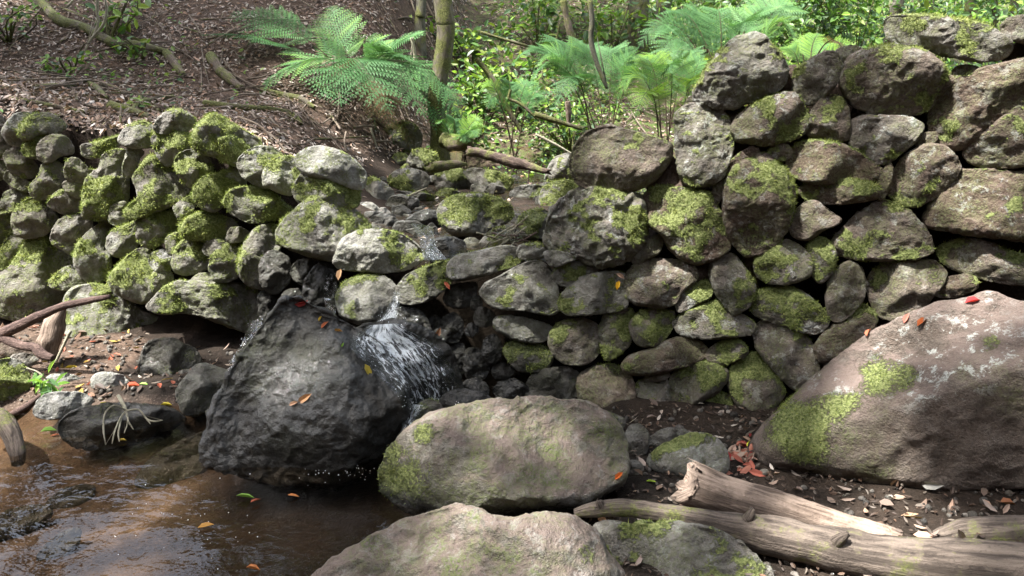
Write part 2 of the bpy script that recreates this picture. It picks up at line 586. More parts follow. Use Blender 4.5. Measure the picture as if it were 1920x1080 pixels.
def vnormals(V, F):
    n = np.cross(V[F[:, 1]] - V[F[:, 0]], V[F[:, 2]] - V[F[:, 0]])
    out = np.zeros_like(V)
    for k in range(3):
        np.add.at(out, F[:, k], n)
    return out / np.maximum(np.linalg.norm(out, axis=1, keepdims=True), 1e-9)

STONES = []      # (object, world verts, faces, moss) of everything built, for draping and tufts
_sid = [0]

def stone(name, poly, Y=None, gz=None, T=.85, moss=.3, mud=.3, lichen=.25, wet=0.0, tone=.0, algae=.35, planes=None,
          facets=6, rough=1.0, back=1.0, parent=None, tuft=1.0, sub=None, dy=0.0, wetline=None, mossdir=(0, -.25, .8), dust=0.0,
          moss_at=None, lichen_at=None, algae_at=None):
    _sid[0] += 1
    sd = _sid[0]
    r = np.random.default_rng(sd * 13 + 5)
    P = smooth_poly(poly)
    if parent is not None:
        P = P.mean(0) + (P - P.mean(0)) * 1.035
        back = 2.3
    a = P; b = np.roll(P, -1, 0)
    cr = a[:, 0] * b[:, 1] - b[:, 0] * a[:, 1]
    c = np.array([((a[:, 0] + b[:, 0]) * cr).sum(), ((a[:, 1] + b[:, 1]) * cr).sum()]) / (3 * cr.sum())
    if Y is None and gz is None:
        Yc = wall_y_px(c[0])
        z = at(c[0], c[1], Yc)[2]
        Yc = Yc + .13 * max(0, z) - .02 + dy
    elif gz is not None:
        lowpt = P[np.argmax(P[:, 1])]
        def zlow(Yt):
            c3 = at(c[0], c[1], Yt)
            rh = (c3 - CAM); rh /= np.linalg.norm(rh)
            d = ray(c[0], lowpt[1])
            t = np.dot(c3 - CAM, rh) / np.dot(d, rh)
            return (CAM + d * t)[2]
        lo, hi = 1.0, 30.0
        for _ in range(50):
            mid = (lo + hi) / 2
            if zlow(mid) > gz: lo = mid
            else: hi = mid
        Yc = lo + dy
    else:
        Yc = Y + dy
    c3 = at(c[0], c[1], Yc)
    rh = c3 - CAM
    rh /= np.linalg.norm(rh)
    right = np.cross(rh, [0, 0, 1]); right /= np.linalg.norm(right)
    up = np.cross(right, rh)
    u = (P[:, 0] - 960) / FPX; v = (540 - P[:, 1]) / FPX
    D = np.stack([u, CP + v * SP, -SP + v * CP], 1)
    Q = CAM + D * (np.dot(c3 - CAM, rh) / (D @ rh))[:, None] - c3
    qx, qy = Q @ right, Q @ up
    th, rad = np.arctan2(qy, qx), np.hypot(qx, qy)
    o = np.argsort(th)
    th, rad = th[o], rad[o]
    th = np.concatenate([th - 2 * np.pi, th, th + 2 * np.pi]); rad = np.tile(rad, 3)
    Rm = float(np.sqrt((rad ** 2).mean()))
    Rmin = float(rad.min())
    if sub is None:
        sub = 5 if Rm < .15 else 6
        if Rm < .055: sub = 4
    S, F = ico(sub)
    rho, ang, cc = np.hypot(S[:, 0], S[:, 1]), np.arctan2(S[:, 1], S[:, 0]), S[:, 2]
    Rt = np.interp(ang, th, rad)
    k = sstep(.15, .85, rho)
    Re = lerp(lerp(Rm, Rt, .55), Rt, k)
    pw = r.uniform(.86, 1.0)
    x = Re * np.cos(ang) * rho ** pw
    y = Re * np.sin(ang) * rho ** pw
    depth = T * (.55 * Rm + .45 * Rmin)
    d = depth * np.sign(cc) * np.abs(cc) ** r.uniform(.75, 1.0)
    d = np.where(cc < 0, d * back, d)
    lim_list = []
    if planes:
        for (ax, ay, az, h) in planes:
            lim_list.append((ax, ay, az, h))
    for _ in range(facets):
        tx, ty = r.normal(0, .55), r.normal(.05, .5)
        nz = 1.0
        lim_list.append((tx, ty, nz, r.uniform(.55, .95)))
    for (ax, ay, az, h) in lim_list:
        lim = depth * (h - ax * x / Rm - ay * y / Rm) / az
        kk = 24.0 / depth
        fl = np.logaddexp(kk * lim, kk * .28 * d) / kk
        sm = np.minimum(d, -np.logaddexp(-kk * d, -kk * fl) / kk + .6931 / kk * sstep(.35, .0, cc))
        d = np.where(cc > 0, np.maximum(sm, 0), d)
    loc = np.stack([x, y, d], 1)
    d = d + depth * .16 * fbm(loc / Rm * 1.6 + sd * 3.7, 2, sd) * sstep(-.2, .5, cc)
    V = x[:, None] * right + y[:, None] * up - d[:, None] * rh
    nrm = vnormals(V, F)
    q = V / Rm + sd * 5.1
    amp = rough * Rm
    e = .045 * fbm(q * 3.1, 3, sd + 1) + .026 * (1 - 2 * np.abs(fbm(q * 5.5, 2, sd + 3)))
    if sub < 7 and r.random() < .5:                       # broken faces and ledges
        tq = fbm(q * r.uniform(.9, 1.6) + 9, 2, sd + 31) * 3.2
        fl_ = np.floor(tq)
        e = e + r.uniform(.02, .045) * (fl_ + sstep(.40, .60, tq - fl_) - tq) * min(1.0, rough)
    if sub == 7:
        e = e + .006 * fbm(V * 16 + sd, 3, sd + 51) / Rm * .9 + .004 * np.minimum(0, fbm(V * 34 + sd, 2, sd + 53) + .1) / Rm + .0035 * fbm(V * 70 + sd, 2, sd + 57) / Rm
    if sub >= 6:
        e = e + (.010 * fbm(V * 45 + sd, 2, sd + 7) + .008 * np.minimum(0, fbm(V * 75 + sd, 2, sd + 9) + .15)) * min(1.0, .16 / Rm)
    V = V + nrm * (amp * e)[:, None]
    nrm = vnormals(V, F)
    md = np.array(mossdir) / np.linalg.norm(mossdir)
    mn = fbm(V * 8 + sd * 2.3, 3, sd + 20) * 1.25 + fbm(V * 30 + sd, 2, sd + 23) * .40
    mo = sstep(.26, .80, mn + .45 * (nrm @ md) + 1.15 * moss - .30) if moss > 0 else np.zeros(len(V))
    def spots(lst, base):
        if lst is None: return base
        m = np.zeros(len(V))
        for (sx, sy, sr, amt) in lst:
            dv = ray(sx, sy)
            W = V + c3 - CAM
            t = W @ dv / (dv @ dv)
            dist = np.linalg.norm(W - t[:, None] * dv, axis=1) / (sr / FPX * np.linalg.norm(W, axis=1))
            m = np.maximum(m, amt * sstep(1.5, .4, dist + .55 * mn) * (nrm @ (-rh) > -.1))
        return m
    mo = spots(moss_at, mo)
    lichen, algae = spots(lichen_at, lichen), spots(algae_at, algae)
    du = dust * sstep(.48, .80, nrm[:, 2] + .12 * mn)
    wv = np.full(len(V), float(wet))
    if wetline is not None:
        wz = V[:, 2] + c3[2]
        wv = np.maximum(wv, sstep(wetline + .05, wetline - .01, wz + .03 * mn))
    mo = mo * (1 - .6 * np.clip(wv, 0, 1)) if wet > .6 else mo
    me = raw_mesh(name, V, F, dict(moss=mo, mud=mud, lichen=lichen, wet=wv, tone=tone, algae=algae, dust=du))
    ob = obj(name, me, M_STONE)
    ob.location = c3
    if parent is not None:
        ob.parent = parent
        ob.location = Vector(c3) - parent.location
    Vw = V + c3
    STONES.append((ob, Vw, F, mo))
    if (moss > .12 or moss_at) and tuft > 0:
        make_moss(ob, Vw, F, nrm, mo, r, tuft)
    return ob

MOSS_A, MOSS_B, MOSS_C = np.array([.060, .088, .018]), np.array([.175, .218, .052]), np.array([.31, .33, .105])

def make_moss(ob, V, F, nrm, mo, r, tuft):
    tri = V[F]
    ar = .5 * np.linalg.norm(np.cross(tri[:, 1] - tri[:, 0], tri[:, 2] - tri[:, 0]), axis=1)
    m = mo[F].mean(1)
    fn = nrm[F].mean(1)
    facing = sstep(-.3, .1, -((tri.mean(1) - CAM) * fn).sum(1) / np.linalg.norm(tri.mean(1) - CAM, axis=1))
    dist = np.linalg.norm(tri.mean(1) - CAM, axis=1).mean()
    wgt = ar * np.clip(m - .30, 0, 1) ** 1.5 * facing
    tot = wgt.sum()
    if tot < 1e-4: return
    step = .0055 * max(1, dist / 3.0)
    n = int(min(6500, tuft * tot * 2.0 / step ** 2))
    if n < 25: return
    idx = r.choice(len(F), n, p=wgt / tot)
    a, b = r.random(n), r.random(n)
    fl = a + b > 1
    a, b = np.where(fl, 1 - a, a), np.where(fl, 1 - b, b)
    p = tri[idx, 0] + a[:, None] * (tri[idx, 1] - tri[idx, 0]) + b[:, None] * (tri[idx, 2] - tri[idx, 0])
    nn = fn[idx]
    dirv = nn + r.normal(0, .55, (n, 3)) + np.array([0, 0, -.15])
    dirv /= np.linalg.norm(dirv, axis=1, keepdims=True)
    clump = fbm(p * 30, 2, 3)
    L = r.uniform(.005, .014, n) * (1 + .6 * clump) * max(1, dist / 3.3)
    side = np.cross(dirv, r.normal(0, 1, (n, 3)))
    side /= np.linalg.norm(side, axis=1, keepdims=True)
    w = (r.uniform(.0010, .0022, n) * max(1, dist / 3.3))[:, None]
    tip = p + dirv * L[:, None]
    VV = np.stack([p - side * w - nn * .002, p + side * w - nn * .002, tip], 1).reshape(-1, 3)
    FF = np.arange(3 * n).reshape(-1, 3)
    t = np.clip(.5 + .55 * clump + r.normal(0, .22, n), 0, 1)[:, None]
    col = np.where(t < .6, lerp(MOSS_A, MOSS_B, t / .6), lerp(MOSS_B, MOSS_C, (t - .6) / .4))
    cc = np.repeat(col, 3, 0)
    mob = child('moss', raw_mesh('moss', VV, FF, cols=cc, smooth=False), M_MOSS, ob)
    mob['kind'] = 'stuff'

# ------------------------------------------------------------------ the dry-stone wall, stone by stone
def wall(name, label, px, Y, z=0.0):
    p = at(px, 600, Y)
    return tag(empty(name, (p[0], p[1], z)), label, 'stone wall')

wall_l = wall('dry_stone_wall', 'low mossy dry-stone wall of rounded boulders left of the waterfall', 250, 3.9)
wall_w = wall('stone_weir', 'dark wet stone weir that the stream spills over behind the black boulder', 800, 3.3)
wall_r = wall('dry_stone_wall', 'tall mud-stained dry-stone wall stepping up to the right edge', 1450, 3.0)

LEFT = [  # moss, mud, lichen, tone, outline in photo pixels
 (.05, .6, .1, .1, [-22,220, 2,216, 9,232, 2,244, -22,248]),
 (.30, .1, .3, .35, [4,245, 12,230, 28,214, 50,211, 70,216, 75,235, 60,262, 40,272, 22,272, 8,258]),
 (.62, .3, .1, .0, [34,245, 45,228, 60,216, 85,212, 105,218, 120,230, 122,240, 105,250, 75,252, 55,262, 42,262]),
 (.40, .4, .1, .0, [41,282, 48,268, 62,256, 80,250, 95,250, 100,270, 80,295, 62,297, 48,292]),
 (.12, .6, .1, .05, [69,285, 72,270, 85,258, 105,252, 125,258, 137,275, 136,288, 115,292, 100,302, 85,305, 72,298]),
 (.08, .7, .1, .0, [-25,245, 0,243, 15,262, 22,275, 8,292, -25,300]),
 (.35, .5, .1, .0, [7,292, 15,281, 38,278, 45,290, 60,300, 72,318, 60,333, 42,334, 22,325, 12,310]),
 (.05, .6, .1, .0, [-25,302, 8,302, 14,320, 8,335, -25,338]),
 (.40, .4, .1, .0, [8,335, 14,320, 30,330, 50,338, 58,345, 55,360, 40,359, 22,350]),
 (.32, .5, .1, .0, [55,352, 62,340, 72,330, 78,312, 95,303, 115,308, 122,325, 118,345, 105,358, 88,372, 70,374, 58,365]),
 (.38, .5, .1, .0, [120,318, 125,303, 135,296, 150,300, 168,318, 180,318, 178,332, 162,340, 140,343, 124,335]),
 (.10, .6, .2, .0, [117,345, 128,338, 145,344, 160,342, 160,365, 145,372, 130,365, 120,355]),
 (.45, .4, .2, .0, [153,272, 170,268, 195,262, 220,255, 226,262, 222,275, 200,285, 185,295, 168,297, 155,290]),
 (.45, .2, .2, .2, [222,262, 230,245, 245,234, 265,228, 285,235, 298,248, 290,262, 285,275, 255,278, 230,272]),
 (.25, .3, .2, .15, [288,240, 298,220, 318,206, 340,206, 362,218, 366,232, 350,246, 320,250, 300,250]),
 (.50, .2, .2, .2, [285,262, 290,250, 310,246, 345,247, 358,255, 358,275, 345,290, 330,302, 315,312, 300,300, 290,280]),
 (.66, .3, .2, .0, [155,395, 160,345, 168,330, 185,315, 192,295, 205,284, 235,283, 243,300, 240,330, 240,360, 235,380, 210,400, 185,412, 160,408]),
 (.30, .3, .4, .2, [236,290, 240,274, 258,276, 270,286, 262,298, 248,330, 232,332, 230,310]),
 (.52, .5, .3, .0, [250,335, 262,315, 280,295, 300,300, 318,320, 345,335, 358,355, 350,370, 320,385, 290,398, 255,410, 236,405, 236,390, 258,372, 256,352]),
 (.80, .1, .2, .1, [360,262, 366,240, 385,222, 398,214, 415,220, 445,238, 475,255, 489,268, 486,279, 460,290, 420,295, 385,290, 366,278]),
 (.74, .2, .5, .3, [380,275, 395,262, 410,255, 432,253, 450,262, 468,280, 462,295, 446,312, 430,308, 405,295, 385,285]),
 (.66, .2, .3, .1, [328,305, 335,290, 352,282, 370,282, 390,295, 398,315, 395,330, 375,348, 355,350, 340,335, 330,320]),
 (.52, .1, .4, .25, [446,310, 450,295, 465,282, 485,275, 510,277, 528,290, 532,310, 520,340, 505,352, 480,348, 455,330]),
 (.38, .1, .5, .25, [493,330, 500,310, 515,298, 540,293, 558,305, 562,330, 555,350, 545,365, 525,362, 505,352, 495,348]),
 (.06, .1, .5, .45, [555,295, 575,280, 605,275, 640,285, 668,305, 684,325, 685,345, 670,355, 620,340, 580,330, 560,315]),
 (.42, .2, .5, .2, [550,360, 556,340, 575,318, 605,304, 640,303, 662,315, 672,345, 674,375, 662,388, 620,392, 580,388, 560,378]),
 (.58, .2, .5, .2, [362,365, 368,345, 385,330, 405,326, 430,318, 450,320, 460,340, 455,352, 430,360, 425,380, 405,395, 385,392, 368,380]),
 (.72, .2, .2, .0, [421,380, 428,362, 445,353, 480,352, 505,360, 530,378, 552,398, 545,408, 510,412, 485,418, 460,415, 435,400]),
 (.50, .2, .4, .2, [521,435, 530,415, 555,395, 575,375, 600,362, 628,361, 650,380, 680,410, 694,432, 680,455, 655,475, 625,487, 585,480, 545,465, 525,455]),
 (.80, .2, .1, .0, [340,430, 350,410, 370,400, 390,397, 415,405, 440,415, 445,432, 430,445, 395,450, 365,450, 345,445]),
 (.70, .2, .3, .1, [325,388, 340,375, 358,367, 366,378, 362,395, 345,410, 335,412, 328,400]),
 (.85, .2, .1, .0, [335,425, 340,405, 352,398, 360,402, 350,415, 345,432, 338,440]),
 (.85, .2, .1, .0, [255,430, 268,412, 290,402, 322,395, 332,405, 338,430, 325,445, 305,455, 285,465, 262,455]),
 (.60, .4, .1, .0, [310,450, 318,440, 335,435, 345,445, 345,465, 330,478, 315,475]),
 (.12, .5, .1, .0, [424,445, 432,428, 450,426, 468,436, 465,448, 445,455, 428,455]),
 (.30, .3, .3, .1, [322,490, 330,465, 345,450, 365,447, 395,455, 398,475, 392,500, 370,512, 345,515, 328,508]),
 (.50, .3, .2, .0, [380,465, 390,450, 415,448, 428,455, 420,470, 400,480, 385,478]),
 (.22, .2, .2, .05, [392,500, 398,480, 415,462, 435,452, 450,455, 455,475, 450,500, 445,520, 425,528, 402,525]),
 (.05, .5, .1, .0, [360,522, 372,513, 390,512, 405,520, 405,530, 380,532, 362,528]),
 (.52, .3, .2, .0, [447,490, 455,465, 470,440, 485,425, 510,422, 525,432, 528,455, 520,480, 510,520, 495,540, 470,535, 452,520]),
 (.30, .0, .9, .9, [279,490, 285,474, 305,468, 320,475, 322,495, 316,510, 298,512, 285,502]),
 (.66, .3, .4, .1, [203,525, 215,505, 235,485, 258,468, 280,470, 290,490, 305,510, 312,535, 290,560, 265,568, 235,558, 215,545]),
 (.70, .3, .3, .0, [282,520, 295,505, 315,505, 325,520, 318,540, 300,555, 285,545]),
 (.52, .3, .3, .1, [199,460, 205,440, 220,428, 245,418, 265,408, 270,415, 258,435, 260,455, 250,472, 230,482, 210,478]),
 (.45, .3, .5, .1, [138,480, 145,460, 160,440, 172,430, 195,415, 205,420, 205,440, 200,465, 208,485, 205,510, 190,528, 165,528, 148,510, 140,495]),
 (.30, .4, .3, .0, [95,445, 105,420, 120,408, 155,402, 170,412, 172,428, 158,445, 145,462, 138,480, 118,468, 100,458]),
 (.28, .6, .1, .0, [22,415, 30,390, 50,375, 62,372, 80,376, 100,395, 108,408, 95,430, 85,440, 55,447, 30,440]),
 (.10, .2, .3, .1, [2,378, 8,362, 25,355, 45,362, 58,370, 40,380, 25,398, 8,392, 0,385]),
 (.30, .6, .1, .0, [90,380, 100,365, 115,355, 130,360, 150,372, 155,390, 140,400, 120,402, 105,395, 92,388]),
 (.40, .2, .4, .2, [203,410, 208,398, 225,396, 238,405, 240,415, 225,424, 208,420]),
 (.40, .3, .2, .0, [200,392, 215,382, 232,377, 238,384, 225,395, 208,400]),
 (.05, .7, .1, .0, [-25,385, 5,388, 22,405, 20,418, 5,422, -25,420]),
 (.15, .5, .1, .0, [-25,425, 10,422, 26,432, 25,448, 8,455, -25,455]),
 (.38, .5, .2, .0, [-5,480, 8,455, 22,442, 40,448, 52,460, 45,480, 25,505, 5,515, -20,515, -20,490]),
 (.55, .5, .1, .0, [-30,530, 10,510, 35,480, 52,452, 70,443, 95,450, 110,462, 135,490, 138,510, 118,530, 125,560, 110,595, 60,605, 0,590, -30,580]),
 (.45, .3, .4, .0, [92,530, 108,512, 125,500, 150,498, 165,515, 172,532, 150,538, 120,545, 100,540]),
 (.42, .2, .4, .1, [118,640, 122,580, 130,552, 150,538, 180,533, 208,540, 235,562, 270,585, 305,600, 318,620, 315,650, 295,675, 262,692, 210,692, 160,685, 128,668]),
 (.22, .2, .2, .0, [278,575, 295,555, 315,535, 345,528, 400,530, 450,533, 478,545, 490,575, 488,600, 465,622, 430,612, 390,595, 345,585, 300,588]),
]
for i, (mo, mu, li, to, poly) in enumerate(LEFT):
    stone('stone', poly, moss=mo, mud=mu * .6, lichen=li, tone=to + .08, parent=wall_l, algae=1.0)

WEIR = [  # wet, moss, lichen, tone, outline, shift in depth
 (.8, .25, .1, .0, [487,500, 495,480, 515,470, 540,485, 546,505, 540,530, 520,550, 500,545, 488,530], 0),
 (.9, .10, .1, .0, [483,560, 492,545, 508,550, 518,565, 518,600, 505,615, 490,600], 0),
 (.9, .10, .1, .0, [528,555, 540,543, 562,542, 568,552, 560,565, 535,565], 0),
 (.8, .0, .1, .0, [547,505, 555,492, 575,486, 595,495, 600,515, 590,530, 570,535, 552,525], .05),
 (1., .0, .2, .1, [570,540, 575,520, 590,502, 600,493, 618,498, 632,510, 634,545, 628,565, 612,580, 590,578, 572,560], 0),
 (.0, .22, .4, .45, [627,490, 635,465, 650,445, 675,434, 712,431, 750,440, 775,455, 792,475, 788,490, 760,505, 720,510, 670,507, 640,503], 0),
 (.45, .25, .3, .3, [631,560, 638,540, 655,525, 690,517, 718,518, 735,530, 745,548, 740,570, 725,595, 700,612, 665,605, 640,590], -.08),
 (.35, .42, .2, .1, [744,560, 748,535, 765,515, 800,500, 840,490, 855,505, 845,530, 825,550, 800,565, 765,570], -.04),
 (.15, .15, .3, .25, [840,515, 842,495, 858,480, 900,470, 945,462, 975,468, 980,485, 960,500, 920,512, 875,524, 852,524], 0),
 (.0, .18, .3, .3, [970,475, 975,460, 1000,456, 1035,460, 1045,472, 1030,482, 1000,485, 978,485], 0),
 (.0, .10, .3, .3, [1020,475, 1030,470, 1055,472, 1080,485, 1065,492, 1045,500, 1028,495], -.05),
 (.1, .25, .3, .1, [1036,515, 1045,502, 1070,491, 1100,490, 1120,500, 1115,515, 1085,525, 1062,537, 1045,530], 0),
 (.25, .22, .4, .15, [903,545, 915,530, 945,515, 970,500, 1000,490, 1020,495, 1035,515, 1045,545, 1048,575, 1030,588, 985,582, 930,575, 908,560], -.03),
 (.1, .50, .2, .1, [1048,565, 1060,545, 1090,522, 1130,512, 1165,512, 1182,530, 1178,560, 1165,580, 1120,588, 1070,590, 1052,580], -.03),
 (.7, .0, .1, .0, [832,560, 840,540, 860,532, 890,530, 892,550, 880,572, 860,578, 838,572], .05),
 (.7, .0, .1, .0, [882,570, 888,550, 900,556, 905,570, 895,582, 884,580], .04),
 (.7, .0, .1, .05, [888,595, 898,575, 920,582, 932,600, 915,612, 895,610], .03),
 (.2, .05, .3, .25, [926,605, 935,594, 960,593, 1000,600, 1030,610, 1035,625, 1015,640, 985,642, 950,630, 930,618], 0),
 (.5, .25, .2, .0, [945,660, 955,643, 985,642, 1020,650, 1036,665, 1030,685, 1005,697, 975,695, 955,680], 0),
 (1., .0, .1, .0, [822,620, 832,595, 850,587, 866,598, 868,620, 858,640, 835,642, 824,635], .0),
 (1., .0, .1, .0, [872,618, 880,606, 893,608, 897,622, 885,632, 874,628], .02),
 (1., .0, .1, .0, [903,660, 910,635, 928,628, 940,645, 940,670, 925,682, 908,676], 0),
 (1., .0, .1, .0, [870,690, 872,660, 890,652, 910,665, 918,690, 905,712, 880,712], 0),
 (1., .0, .1, .0, [922,695, 930,682, 950,682, 965,695, 955,710, 930,710], 0),
 (.7, .1, .1, .0, [985,725, 1000,702, 1030,692, 1065,690, 1088,705, 1090,730, 1070,750, 1030,755, 995,750], 0),
 (1., .15, .1, .1, [722,610, 730,590, 750,578, 780,580, 800,598, 808,625, 795,645, 760,645, 730,635], -.06),
 (1., .0, .1, .0, [798,620, 810,592, 828,600, 838,625, 825,655, 805,650], .0),
 (1., .0, .1, .0, [862,735, 872,715, 895,710, 915,725, 912,750, 885,760, 865,755], -.05),
 (1., .0, .1, .0, [925,735, 940,715, 970,712, 990,728, 988,750, 950,755], -.02),
 (1., .0, .1, .0, [842,670, 850,645, 868,645, 875,670, 868,700, 850,700], .0),
]
for (we, mo, li, to, poly, dy) in WEIR:
    stone('stone', poly, moss=mo, mud=.1, lichen=li, tone=to, wet=we, parent=wall_w, dy=dy, algae=.35, rough=1.6 if we > .6 else 1.0, facets=7)

